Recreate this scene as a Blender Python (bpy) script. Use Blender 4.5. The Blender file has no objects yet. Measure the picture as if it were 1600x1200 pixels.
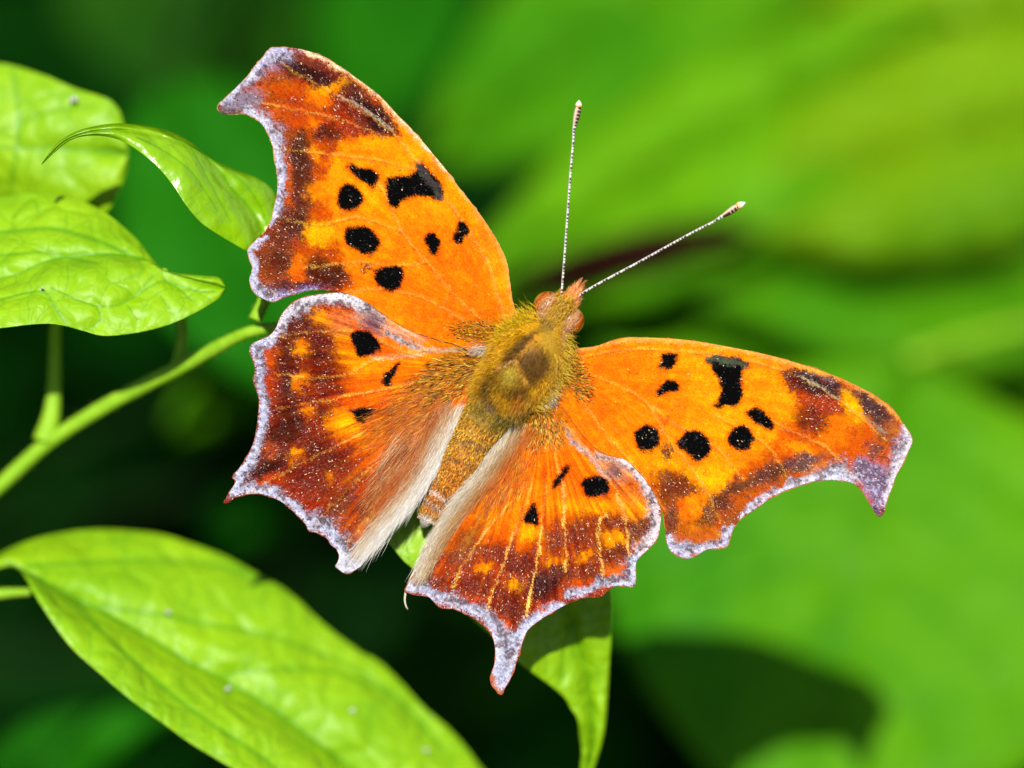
import bpy, math, random
import numpy as np
from mathutils import Vector, Matrix

rng = np.random.default_rng(7)
random.seed(7)
scene = bpy.context.scene
COL = scene.collection
R = math.radians

# ------------------------------------------------------------------ camera
PITCH = R(38)                 # the lens looks down on the plant
DIST = 400.0                  # mm from lens to the plane of the wings
PX = 0.05                     # mm per photo pixel in that plane (frame 80 mm wide)
CENTRE = np.array([0.0, 0.0, 0.55])          # wing plane centre, 55 cm above the soil
AU = np.array([1.0, 0.0, 0.0])
AV = np.array([0.0, math.sin(PITCH), math.cos(PITCH)])
AW = np.array([0.0, -math.cos(PITCH), math.sin(PITCH)])   # towards the lens

cam_d = bpy.data.cameras.new('camera')
cam = bpy.data.objects.new('camera', cam_d)
COL.objects.link(cam)
M = Matrix((AU, AV, AW)).transposed().to_4x4()
M.translation = Vector(CENTRE + AW * DIST * 0.001)
cam.matrix_world = M
cam_d.sensor_width = 36
cam_d.lens = 36 * DIST / (1600 * PX)
cam_d.clip_start = 0.02
cam_d.clip_end = 200
cam_d.dof.use_dof = True
cam_d.dof.focus_distance = DIST * 0.001
cam_d.dof.aperture_fstop = cam_d.lens / 19.0
scene.camera = cam

# ------------------------------------------------------------------ sky, sun, exposure
sd_photo = np.array([0.05, -0.36, -1.0])      # the way the light travels, in the lens frame
sdir = AU * sd_photo[0] + AV * sd_photo[1] + AW * sd_photo[2]
sdir = sdir / np.linalg.norm(sdir)
to_sun = -sdir
elev = math.asin(to_sun[2])
azim = math.atan2(to_sun[0], to_sun[1])
world = bpy.data.worlds.new('World')
scene.world = world
world.use_nodes = True
wn = world.node_tree
bg = wn.nodes['Background']
sky = wn.nodes.new('ShaderNodeTexSky')
sky.sky_type = 'NISHITA'
sky.sun_disc = False
sky.sun_elevation = elev
sky.sun_rotation = azim
wn.links.new(sky.outputs[0], bg.inputs[0])
bg.inputs[1].default_value = 0.065
sun_d = bpy.data.lights.new('sun', 'SUN')
sun_d.energy = 4.6
sun_d.angle = R(0.53)
sun_d.color = (1.0, 0.96, 0.88)
sun = bpy.data.objects.new('sun', sun_d)
COL.objects.link(sun)
sun.rotation_euler = Vector(sdir).to_track_quat('-Z', 'Y').to_euler()
sun.location = (0, 0, 3)
vs = scene.view_settings
vs.view_transform = 'Standard'
vs.look = 'None'
vs.gamma = 1
vs.use_curve_mapping = False
vs.exposure = 0.62
scene.cycles.use_denoising = True
scene.cycles.max_bounces = 5
scene.cycles.diffuse_bounces = 3
scene.cycles.glossy_bounces = 2
scene.cycles.use_adaptive_sampling = True
scene.cycles.adaptive_threshold = 0.02
scene.cycles.caustics_reflective = False
scene.cycles.caustics_refractive = False

# ------------------------------------------------------------------ helpers
def P(px, py, d):
    """photo pixel and depth d (mm behind the wing plane) -> world metres"""
    px, py, d = np.broadcast_arrays(np.asarray(px, float), np.asarray(py, float), np.asarray(d, float))
    k = (DIST + d) / DIST * PX * 0.001
    return CENTRE + ((px - 800) * k)[..., None] * AU + ((600 - py) * k)[..., None] * AV + (-d * 0.001)[..., None] * AW

def lin(c):
    c = np.asarray(c, float) / 255.0
    return np.where(c <= 0.04045, c / 12.92, ((c + 0.055) / 1.055) ** 2.4)

def catmull(pts, n=4, closed=False):
    p = np.asarray(pts, float)
    m = len(p)
    out = []
    rngi = range(m if closed else m - 1)
    for i in rngi:
        if closed:
            a, b, c, e = p[i - 1], p[i], p[(i + 1) % m], p[(i + 2) % m]
        else:
            a, b, c, e = p[max(i - 1, 0)], p[i], p[i + 1], p[min(i + 2, m - 1)]
        for k in range(n):
            t = k / n
            out.append(0.5 * (2 * b + (c - a) * t + (2 * a - 5 * b + 4 * c - e) * t * t + (3 * b - a - 3 * c + e) * t ** 3))
    if not closed:
        out.append(p[-1])
    return np.array(out)

def resample(pts, ts):
    """smooth curve through pts, evaluated at arc-length fractions ts"""
    c = catmull(pts, 12)
    s = np.concatenate([[0], np.cumsum(np.linalg.norm(np.diff(c[:, :2], axis=0), axis=1))])
    s /= s[-1]
    return np.stack([np.interp(ts, s, c[:, k]) for k in range(c.shape[1])], 1)

def seg_dist(X, Y, pts, closed=False):
    """distance to a polyline and the nearest point on it"""
    p = np.asarray(pts, float)[:, :2]
    best = np.full(X.shape, 1e9)
    nx = np.zeros(X.shape)
    ny = np.zeros(X.shape)
    m = len(p)
    for i in range(m if closed else m - 1):
        a, b = p[i], p[(i + 1) % m]
        vx, vy = b - a
        L = vx * vx + vy * vy + 1e-9
        t = np.clip(((X - a[0]) * vx + (Y - a[1]) * vy) / L, 0, 1)
        qx, qy = a[0] + t * vx, a[1] + t * vy
        dd = (X - qx) ** 2 + (Y - qy) ** 2
        k = dd < best
        best = np.where(k, dd, best)
        nx = np.where(k, qx, nx)
        ny = np.where(k, qy, ny)
    return np.sqrt(best), nx, ny

def inside(X, Y, pts):
    p = np.asarray(pts, float)
    r = np.zeros(X.shape, bool)
    m = len(p)
    for i in range(m):
        x1, y1 = p[i][:2]
        x2, y2 = p[(i + 1) % m][:2]
        if y1 == y2:
            continue
        c = ((y1 > Y) != (y2 > Y)) & (X < (x2 - x1) * (Y - y1) / (y2 - y1) + x1)
        r ^= c
    return r

def sstep(a, b, x):
    t = np.clip((x - a) / (b - a), 0, 1)
    return t * t * (3 - 2 * t)

_tab = rng.random((256, 256))
def vnoise(X, Y, s, seed=0):
    """smooth value noise 0..1 with cell size s"""
    x = X / s + seed * 37.7
    y = Y / s + seed * 91.3
    xi, yi = np.floor(x).astype(int), np.floor(y).astype(int)
    fx, fy = x - xi, y - yi
    fx, fy = fx * fx * (3 - 2 * fx), fy * fy * (3 - 2 * fy)
    g = lambda a, b: _tab[a & 255, b & 255]
    return (g(xi, yi) * (1 - fx) + g(xi + 1, yi) * fx) * (1 - fy) + (g(xi, yi + 1) * (1 - fx) + g(xi + 1, yi + 1) * fx) * fy

def mesh_obj(name, verts, faces, mat, parent=None, smooth=True, col=None, attrs=None, kind=None, origin=None):
    verts = np.asarray(verts, float)
    o0 = np.zeros(3)
    if parent is not None:
        o0 = np.array(ORIGIN[parent.name])
    elif origin is not None:
        o0 = np.array(origin)
    me = bpy.data.meshes.new(name)
    v = (verts - o0).astype(np.float32)
    if isinstance(faces, np.ndarray) and faces.ndim == 2:
        k = faces.shape[1]
        me.vertices.add(len(v))
        me.vertices.foreach_set('co', v.ravel())
        me.loops.add(faces.size)
        me.loops.foreach_set('vertex_index', faces.ravel().astype(np.int32))
        me.polygons.add(len(faces))
        me.polygons.foreach_set('loop_start', (np.arange(len(faces)) * k).astype(np.int32))
        me.update(calc_edges=True)
    else:
        me.from_pydata(v.tolist(), [], [tuple(f) for f in faces])
    me.validate()
    if smooth:
        me.polygons.foreach_set('use_smooth', np.ones(len(me.polygons), bool))
    if col is not None:
        a = me.color_attributes.new('tint', 'FLOAT_COLOR', 'POINT')
        c4 = np.ones((len(v), 4), np.float32)
        c4[:, :3] = col
        a.data.foreach_set('color', c4.ravel())
    for k, arr in (attrs or {}).items():
        a = me.attributes.new(k, 'FLOAT', 'POINT')
        a.data.foreach_set('value', np.asarray(arr, np.float32))
    me.materials.append(mat)
    o = bpy.data.objects.new(name, me)
    COL.objects.link(o)
    if parent is not None:
        o.parent = parent
        ORIGIN[o.name] = tuple(o0)
    else:
        o.location = o0
        ORIGIN[o.name] = tuple(o0)
    if kind:
        o['kind'] = kind
    return o

ORIGIN = {}
def thing(name, label, cat, loc, group=None):
    o = bpy.data.objects.new(name, None)
    COL.objects.link(o)
    o.location = loc
    o.empty_display_size = 0.01
    ORIGIN[o.name] = tuple(loc)
    o['label'] = label
    o['category'] = cat
    if group:
        o['group'] = group
    return o

def tube(path, rad, sides=10, flat=None):
    """closed tapered tube along world points; returns verts, faces and ring index"""
    p = np.asarray(path, float)
    n = len(p)
    rad = np.broadcast_to(np.asarray(rad, float), (n,))
    tan = np.gradient(p, axis=0)
    tan /= np.linalg.norm(tan, axis=1)[:, None] + 1e-12
    ref = AW + 0.13 * AU
    verts = []
    for i in range(n):
        b = np.cross(tan[i], ref)
        b /= np.linalg.norm(b)
        c = np.cross(b, tan[i])
        for k in range(sides):
            a = 2 * math.pi * k / sides
            verts.append(p[i] + rad[i] * (math.cos(a) * b + math.sin(a) * c))
    faces = []
    for i in range(n - 1):
        for k in range(sides):
            k2 = (k + 1) % sides
            faces.append((i * sides + k, i * sides + k2, (i + 1) * sides + k2, (i + 1) * sides + k))
    faces.append(tuple(range(sides))[::-1])
    faces.append(tuple((n - 1) * sides + k for k in range(sides)))
    return np.array(verts), faces

def hairs(root, tip, width, col, bend=None, col_tip=None):
    """tapered ribbons root -> tip, bowed by vector bend at the middle"""
    N = len(root)
    d = tip - root
    L = np.linalg.norm(d, axis=1)[:, None] + 1e-12
    side = np.cross(d / L, AW + rng.normal(0, 0.5, (N, 3)))
    side /= np.linalg.norm(side, axis=1)[:, None] + 1e-12
    w = np.broadcast_to(np.asarray(width, float).reshape(-1, 1), (N, 1)) * 0.5
    mid = (root + tip) / 2
    if bend is not None:
        mid = mid + bend
    v = np.stack([root - side * w, root + side * w, mid - side * w * 0.8, mid + side * w * 0.8, tip - side * w * 0.12, tip + side * w * 0.12], 1).reshape(-1, 3)
    b = np.arange(N)[:, None] * 6
    f = np.concatenate([b + np.array([[0, 1, 3, 2]]), b + np.array([[2, 3, 5, 4]])], 0)
    ct = col if col_tip is None else col_tip
    c = np.stack([col, col, (col + ct) / 2, (col + ct) / 2, ct, ct], 1).reshape(-1, 3)
    return v, f, c

# ------------------------------------------------------------------ materials
def new_mat(name):
    m = bpy.data.materials.new(name)
    m.use_nodes = True
    nt = m.node_tree
    return m, nt, nt.nodes['Principled BSDF'], nt.nodes['Material Output']

def tint_mat(name, rough=0.55, spec=0.3, transl=0.0, bump=0.0, bscale=9000, sheen=0.0):
    m, nt, b, out = new_mat(name)
    at = nt.nodes.new('ShaderNodeVertexColor')
    at.layer_name = 'tint'
    nt.links.new(at.outputs[0], b.inputs['Base Color'])
    b.inputs['Roughness'].default_value = rough
    b.inputs['Specular IOR Level'].default_value = spec
    if sheen:
        b.inputs['Sheen Weight'].default_value = sheen
    if bump:
        tc = nt.nodes.new('ShaderNodeTexCoord')
        no = nt.nodes.new('ShaderNodeTexNoise')
        no.inputs['Scale'].default_value = bscale
        no.inputs['Detail'].default_value = 2
        bm = nt.nodes.new('ShaderNodeBump')
        bm.inputs['Strength'].default_value = bump
        bm.inputs['Distance'].default_value = 0.00004
        nt.links.new(tc.outputs['Object'], no.inputs['Vector'])
        nt.links.new(no.outputs[0], bm.inputs['Height'])
        nt.links.new(bm.outputs[0], b.inputs['Normal'])
    if transl:
        t = nt.nodes.new('ShaderNodeBsdfTranslucent')
        mx = nt.nodes.new('ShaderNodeMixShader')
        mx.inputs[0].default_value = transl
        nt.links.new(at.outputs[0], t.inputs[0])
        nt.links.new(b.outputs[0], mx.inputs[1])
        nt.links.new(t.outputs[0], mx.inputs[2])
        nt.links.new(mx.outputs[0], out.inputs[0])
    return m

def leaf_mat(name, ca, cb, cv, ctrans, tr=0.35, rough=0.52, spec=0.22, bump=0.4, ns=140, net=0.0):
    m, nt, b, out = new_mat(name)
    N = nt.nodes.new
    tc = N('ShaderNodeTexCoord')
    n1 = N('ShaderNodeTexNoise')
    n1.inputs['Scale'].default_value = ns
    n1.inputs['Detail'].default_value = 5
    n1.inputs['Roughness'].default_value = 0.62
    nt.links.new(tc.outputs['Object'], n1.inputs['Vector'])
    cr = N('ShaderNodeValToRGB')
    cr.color_ramp.elements[0].position = 0.3
    cr.color_ramp.elements[0].color = (*ca, 1)
    cr.color_ramp.elements[1].position = 0.72
    cr.color_ramp.elements[1].color = (*cb, 1)
    nt.links.new(n1.outputs[0], cr.inputs[0])
    at = N('ShaderNodeAttribute')
    at.attribute_name = 'vein'
    mx = N('ShaderNodeMix')
    mx.data_type = 'RGBA'
    nt.links.new(at.outputs['Fac'], mx.inputs[0])
    nt.links.new(cr.outputs[0], mx.inputs[6])
    mx.inputs[7].default_value = (*cv, 1)
    final = mx.outputs[2]
    if net:
        # net of small veins: darker threads, puffed fields between them
        wz = N('ShaderNodeTexNoise')
        wz.inputs['Scale'].default_value = 260
        nt.links.new(tc.outputs['Object'], wz.inputs['Vector'])
        wm = N('ShaderNodeVectorMath')
        wm.operation = 'MULTIPLY_ADD'
        wm.inputs[1].default_value = (0.0022, 0.0022, 0.0022)
        nt.links.new(wz.outputs['Color'], wm.inputs[0])
        nt.links.new(tc.outputs['Object'], wm.inputs[2])
        nets = []
        for sc_, wd in ((330, 0.05), (900, 0.06)):
            vz = N('ShaderNodeTexVoronoi')
            vz.feature = 'DISTANCE_TO_EDGE'
            vz.inputs['Scale'].default_value = sc_
            nt.links.new(wm.outputs[0], vz.inputs['Vector'])
            rr = N('ShaderNodeMapRange')
            rr.interpolation_type = 'SMOOTHSTEP'
            rr.inputs['From Max'].default_value = wd
            rr.inputs['To Min'].default_value = 1.0
            rr.inputs['To Max'].default_value = 0.0
            nt.links.new(vz.outputs[0], rr.inputs[0])
            nets.append((vz, rr))
        mm = N('ShaderNodeMath')
        mm.operation = 'MULTIPLY_ADD'
        mm.inputs[1].default_value = 0.55
        nt.links.new(nets[1][1].outputs[0], mm.inputs[0])
        nt.links.new(nets[0][1].outputs[0], mm.inputs[2])
        ml = N('ShaderNodeMath')
        ml.operation = 'MULTIPLY'
        ml.use_clamp = True
        ml.inputs[1].default_value = 0.34 * net
        nt.links.new(mm.outputs[0], ml.inputs[0])
        m2 = N('ShaderNodeMix')
        m2.data_type = 'RGBA'
        nt.links.new(ml.outputs[0], m2.inputs[0])
        nt.links.new(final, m2.inputs[6])
        m2.inputs[7].default_value = (*cv, 1)
        final = m2.outputs[2]
    nt.links.new(final, b.inputs['Base Color'])
    b.inputs['Specular IOR Level'].default_value = spec
    # gloss wanders: waxy and duller patches
    n3 = N('ShaderNodeTexNoise')
    n3.inputs['Scale'].default_value = 700
    n3.inputs['Detail'].default_value = 3
    nt.links.new(tc.outputs['Object'], n3.inputs['Vector'])
    mr = N('ShaderNodeMapRange')
    mr.inputs['To Min'].default_value = rough - 0.12
    mr.inputs['To Max'].default_value = rough + 0.2
    nt.links.new(n3.outputs[0], mr.inputs[0])
    nt.links.new(mr.outputs[0], b.inputs['Roughness'])
    n2 = N('ShaderNodeTexNoise')
    n2.inputs['Scale'].default_value = 2600
    n2.inputs['Detail'].default_value = 4
    nt.links.new(tc.outputs['Object'], n2.inputs['Vector'])
    vo = N('ShaderNodeTexVoronoi')
    vo.feature = 'DISTANCE_TO_EDGE'
    vo.inputs['Scale'].default_value = 900
    nt.links.new(tc.outputs['Object'], vo.inputs['Vector'])
    ad = N('ShaderNodeMath')
    ad.operation = 'ADD'
    nt.links.new(n2.outputs[0], ad.inputs[0])
    nt.links.new(vo.outputs[0], ad.inputs[1])
    bm = N('ShaderNodeBump')
    bm.inputs['Strength'].default_value = bump
    bm.inputs['Distance'].default_value = 0.00006
    nt.links.new(ad.outputs[0], bm.inputs['Height'])
    last = bm
    if net:
        for (vz, rr), dist, st_ in ((nets[0], 0.0004, 0.34 * net), (nets[1], 0.00012, 0.25 * net)):
            pf = N('ShaderNodeMapRange')
            pf.interpolation_type = 'SMOOTHSTEP'
            pf.inputs['From Max'].default_value = 0.3
            nt.links.new(vz.outputs[0], pf.inputs[0])
            bz = N('ShaderNodeBump')
            bz.inputs['Strength'].default_value = st_
            bz.inputs['Distance'].default_value = dist
            nt.links.new(pf.outputs[0], bz.inputs['Height'])
            nt.links.new(last.outputs[0], bz.inputs['Normal'])
            last = bz
    nt.links.new(last.outputs[0], b.inputs['Normal'])
    t = N('ShaderNodeBsdfTranslucent')
    t.inputs[0].default_value = (*ctrans, 1)
    ms = N('ShaderNodeMixShader')
    ms.inputs[0].default_value = tr
    nt.links.new(b.outputs[0], ms.inputs[1])
    nt.links.new(t.outputs[0], ms.inputs[2])
    nt.links.new(ms.outputs[0], out.inputs[0])
    return m

LEAF = leaf_mat('fresh_leaf', (0.175, 0.38, 0.001), (0.27, 0.48, 0.002), (0.07, 0.25, 0.001), (0.22, 0.45, 0.002), tr=0.2, spec=0.38, rough=0.46, net=1.0)
LEAF_GLOSS = leaf_mat('waxy_leaf', (0.175, 0.39, 0.001), (0.255, 0.47, 0.002), (0.08, 0.28, 0.001), (0.2, 0.45, 0.002), tr=0.2, rough=0.22, spec=0.85, bump=0.7, net=0.6)
LEAF_BACK = leaf_mat('young_leaf', (0.025, 0.18, 0.001), (0.13, 0.34, 0.001), (0.01, 0.12, 0.001), (0.06, 0.30, 0.001), tr=0.25, ns=28, spec=0.1, rough=0.6)  # wide mottle range paints soft bright highlights into the blade
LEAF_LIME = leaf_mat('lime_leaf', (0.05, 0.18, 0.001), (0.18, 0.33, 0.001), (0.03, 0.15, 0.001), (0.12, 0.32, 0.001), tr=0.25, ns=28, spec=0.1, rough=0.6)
LEAF_SHADE = leaf_mat('shade_tint_leaf', (0.005, 0.10, 0.001), (0.018, 0.17, 0.001), (0.003, 0.06, 0.001), (0.008, 0.13, 0.002), tr=0.2, ns=28, spec=0.1, rough=0.6)  # darker copy of the background leaf, shade painted in
LEAF_SHADE_MID = leaf_mat('shade_tint_mid_leaf', (0.006, 0.05, 0.002), (0.02, 0.09, 0.002), (0.006, 0.04, 0.002), (0.01, 0.08, 0.002), tr=0.2, ns=60, spec=0.08, rough=0.6)  # darker still, shade put into the colour
LEAF_SHADE_DARK = leaf_mat('shade_tint_dark_leaf', (0.001, 0.012, 0.001), (0.002, 0.03, 0.001), (0.001, 0.01, 0.001), (0.002, 0.025, 0.001), tr=0.12, ns=40, spec=0.02, rough=0.6)  # nearly black green: painted shade for the undergrowth
LEAF_RED = leaf_mat('gap_dark_leaf', (0.018, 0.002, 0.001), (0.03, 0.005, 0.002), (0.02, 0.003, 0.001), (0.03, 0.002, 0.001), tr=0.1, spec=0.15, rough=0.6)  # dark red-brown of the leaf added to darken the gap
STEM = leaf_mat('green_stem', (0.17, 0.36, 0.006), (0.26, 0.46, 0.02), (0.2, 0.4, 0.02), (0.2, 0.4, 0.01), tr=0.06, rough=0.55, spec=0.25, ns=900, bump=1.0)
STEM_SHADE = leaf_mat('shade_tint_stem', (0.004, 0.016, 0.002), (0.008, 0.03, 0.003), (0.004, 0.016, 0.002), (0.004, 0.02, 0.002), tr=0.02, rough=0.7, spec=0.1, ns=200, bump=1.0)  # darkened stem copy, shade painted into its colour

# ------------------------------------------------------------------ ground
m, nt, b, out = new_mat('soil')
tc = nt.nodes.new('ShaderNodeTexCoord')
n1 = nt.nodes.new('ShaderNodeTexNoise')
n1.inputs['Scale'].default_value = 30
n1.inputs['Detail'].default_value = 8
cr = nt.nodes.new('ShaderNodeValToRGB')
cr.color_ramp.elements[0].color = (0.003, 0.004, 0.0015, 1)
cr.color_ramp.elements[1].color = (0.009, 0.010, 0.004, 1)
nt.links.new(tc.outputs['Object'], n1.inputs['Vector'])
nt.links.new(n1.outputs[0], cr.inputs[0])
nt.links.new(cr.outputs[0], b.inputs['Base Color'])
b.inputs['Roughness'].default_value = 0.95
b.inputs['Specular IOR Level'].default_value = 0.1
SOIL = m
gx = np.concatenate([-np.geomspace(60, 1.5, 14), np.linspace(-1.4, 1.4, 57), np.geomspace(1.5, 60, 14)])
GX, GY = np.meshgrid(gx, gx + 0.5)
GZ = 0.03 * vnoise(GX, GY, 0.12, 1) + 0.015 * vnoise(GX, GY, 0.04, 2) - 0.03
n = len(gx)
idx = np.arange(n * n).reshape(n, n)
gf = np.stack([idx[:-1, :-1], idx[:-1, 1:], idx[1:, 1:], idx[1:, :-1]], -1).reshape(-1, 4)
g = mesh_obj('ground', np.stack([GX, GY, GZ], -1).reshape(-1, 3), gf, SOIL, kind='structure')
g['label'] = 'dark bare soil under the plants'

# ------------------------------------------------------------------ leaves
def leaf_surface(name, top, mid, bot, mat, parent, veins=(), ns=150, nt_=70, cup=0.0, rough_amp=0.12, thick=0.18, seed=0, label=None, auto=0, margin_wave=0.0):
    """leaf blade through three curves (upper margin, midrib, lower margin) of (px, py, depth mm).
    veins: (polyline in px, half width px, depth mm) pressed into the blade; auto: number of side veins."""
    ts = np.linspace(0, 1, ns)
    T, Mi, B = resample(top, ts), resample(mid, ts), resample(bot, ts)
    u = np.linspace(-1, 1, nt_)
    X = np.zeros((ns, nt_)); Y = np.zeros((ns, nt_)); D = np.zeros((ns, nt_))
    for j, uu in enumerate(u):
        E = T if uu < 0 else B
        a = abs(uu)
        q = Mi * (1 - a) + E * a
        q = q.copy()
        q[:, 2] -= cup * 4 * a * (1 - a)          # the blade swells towards the lens between rib and margin
        X[:, j], Y[:, j], D[:, j] = q[:, 0], q[:, 1], q[:, 2]
    U = np.broadcast_to(u, X.shape)
    S_ = np.broadcast_to(ts[:, None], X.shape)
    vein = np.zeros(X.shape)
    D = D + rough_amp * 2 * (vnoise(X, Y, 60, seed + 3) - 0.5) + rough_amp * (vnoise(X, Y, 22, seed + 4) - 0.5)
    if margin_wave:
        D = D + margin_wave * np.abs(U) ** 2 * np.sin(S_ * 23 + 3 * np.sign(U) + seed)
    if auto:
        # arching side veins that run forward from the rib
        ph = (S_ - 0.32 * np.abs(U) ** 1.4) * auto
        fr = np.abs(ph - np.round(ph)) / auto
        lv = np.exp(-(fr / 0.006) ** 2) * sstep(0.0, 0.08, np.abs(U)) * (1 - sstep(0.8, 1, np.abs(U)))
        mv = np.exp(-(U / 0.025) ** 2)
        vein = np.maximum(vein, np.maximum(0.6 * lv, mv))
        D = D + 0.25 * np.exp(-(fr / 0.02) ** 2) * sstep(0.0, 0.1, np.abs(U)) + 0.35 * np.exp(-(U / 0.06) ** 2)
    for pl, hw, dep in veins:
        c = catmull(pl, 5)
        dd, _, _ = seg_dist(X, Y, c)
        D = D + dep * 0.7 * np.exp(-(dd / (hw * 3.6)) ** 2) + dep * 0.12 * np.exp(-(dd / hw) ** 2)
        vein = np.maximum(vein, np.exp(-(dd / (hw * 0.6)) ** 2) * 0.75)
    v = P(X, Y, D).reshape(-1, 3)
    idx = np.arange(ns * nt_).reshape(ns, nt_)
    f = np.stack([idx[:-1, :-1], idx[1:, :-1], idx[1:, 1:], idx[:-1, 1:]], -1).reshape(-1, 4)
    # real thickness: a second skin behind, joined by a rim
    v2 = P(X, Y, D + thick).reshape(-1, 3)
    nn = ns * nt_
    f2 = f[:, ::-1] + nn
    ring = np.concatenate([idx[0, :], idx[1:, -1], idx[-1, -2::-1], idx[-2:0:-1, 0]])
    r2 = np.roll(ring, -1)
    f3 = np.stack([ring, r2, r2 + nn, ring + nn], 1)
    vv = vein.ravel()
    o = mesh_obj(name, np.concatenate([v, v2]), np.concatenate([f, f2, f3]), mat, parent, attrs={'vein': np.concatenate([vv, vv])})
    if label:
        o['label'] = label
    return o

def stem_part(name, pts, rad, mat, parent, n=60, fuzz=0, knobs=0.0, sides=12):
    c = resample(np.array([[p[0], p[1], p[2]] for p in pts], float), np.linspace(0, 1, n))
    r = np.interp(np.linspace(0, 1, n), np.linspace(0, 1, len(rad)), rad) * 0.001
    if knobs:
        r = r * (1 + knobs * (vnoise(np.arange(n) * 1.0, np.zeros(n), 3.0, 5) - 0.5))
    w = P(c[:, 0], c[:, 1], c[:, 2])
    v, f = tube(w, r, sides)
    o = mesh_obj(name, v, f, mat, parent, attrs={'vein': np.zeros(len(v))})
    if fuzz:
        i = rng.integers(0, len(v), fuzz)
        ring = i // sides
        cen = w[ring]
        nrm = v[i] - cen
        nrm /= np.linalg.norm(nrm, axis=1)[:, None] + 1e-12
        L = rng.uniform(0.06, 0.2, fuzz)[:, None] * 0.001
        jit = rng.normal(0, 0.35, (fuzz, 3))
        root = v[i] + rng.normal(0, 0.00005, (fuzz, 3)) - nrm * 0.00004
        hv, hf, hc = hairs(root, root + (nrm + jit) * L, 0.000025, np.tile(lin((170, 215, 60)) * 0.5, (fuzz, 1)))
        mesh_obj('fuzz', hv, hf, FUR, o, smooth=False, col=hc, kind='stuff')
    return o

FUR = tint_mat('insect_hair', rough=0.5, spec=0.25, transl=0.25)

# world direction straight down, expressed in the lens frame (mm steps)
def drop(px, py, d, mm):
    """the pixel/depth of the point mm straight below the given one"""
    p = P(px, py, d) - np.array([0, 0, mm * 0.001])
    q = p - CENTRE
    dd = -float(q @ AW) * 1000
    k = (DIST + dd) / DIST * PX * 0.001
    return (float(q @ AU) / k + 800, 600 - float(q @ AV) / k, dd)

# ---- the plant that carries the butterfly
stem_pts = [(-700, 1500, 60), (-420, 1120, 34), (-200, 905, 21), (-60, 810, 18), (0, 758, 17), (73, 693, 16), (158, 638, 14.5), (222, 604, 13), (285, 572, 11), (348, 538, 9), (396, 517, 7.5), (450, 512, 7), (500, 530, 6.8)]
foot = P(*drop(-760, 1620, 80, 0))
foot = np.array([foot[0] - 0.02, foot[1], 0.0])
host = thing('host_plant', 'bright lime green leafy shoot with slanting fuzzy stem carrying the butterfly', 'plant', tuple(foot))
st = stem_part('stem', stem_pts, [1.4, 1.25, 1.1, 0.98, 0.92, 0.9, 0.75, 0.66, 0.62, 0.6, 0.6, 0.5, 0.4], STEM, host, n=110, fuzz=4000, knobs=0.12)
# lower stem, straight down to the soil
w0 = P(-700, 1500, 60)
q = np.array([w0 + (foot - np.array([0, 0, 0.02]) - w0) * t + np.array([0.004 * math.sin(t * 6), 0, 0]) * (t > 0) * (t < 1) for t in np.linspace(0, 1, 24)])
v, f = tube(q, np.linspace(0.0014, 0.0026, 24), 10)
mesh_obj('lower_stem', v, f, STEM, host, attrs={'vein': np.zeros(len(v))})

# leaf A: back leaf at the top edge of the shoot
lf = leaf_surface('leaf', [(-330, 130, 26), (-150, 82, 20), (0, 99, 17), (65, 116, 16), (115, 137, 15), (165, 153, 14), (184, 168, 14), (193, 191, 14), (201, 233, 14)],
             [(-330, 240, 22), (-150, 235, 18), (0, 230, 15), (100, 232, 14), (160, 236, 14), (201, 240, 14)],
             [(-330, 420, 26), (-150, 440, 24), (0, 430, 22), (80, 390, 17), (140, 350, 15), (169, 329, 14), (188, 295, 13.5), (199, 264, 14), (201, 244, 14)],
             LEAF, host, veins=[([(-300, 238), (0, 230), (195, 240)], 5, 0.25), ([(20, 110), (30, 200), (10, 330)], 6, 0.2), ([(-60, 236), (60, 180), (150, 165)], 4, 0.12)], seed=1, cup=0.6, label='softly blurred lime leaf behind the curled one, its margin rounded')
stem_part('petiole', [(-320, 240, 23), (-380, 420, 26), (-420, 700, 30), (-400, 1095, 33)], [0.5, 0.5, 0.6, 0.7], STEM, lf, n=30)

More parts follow.
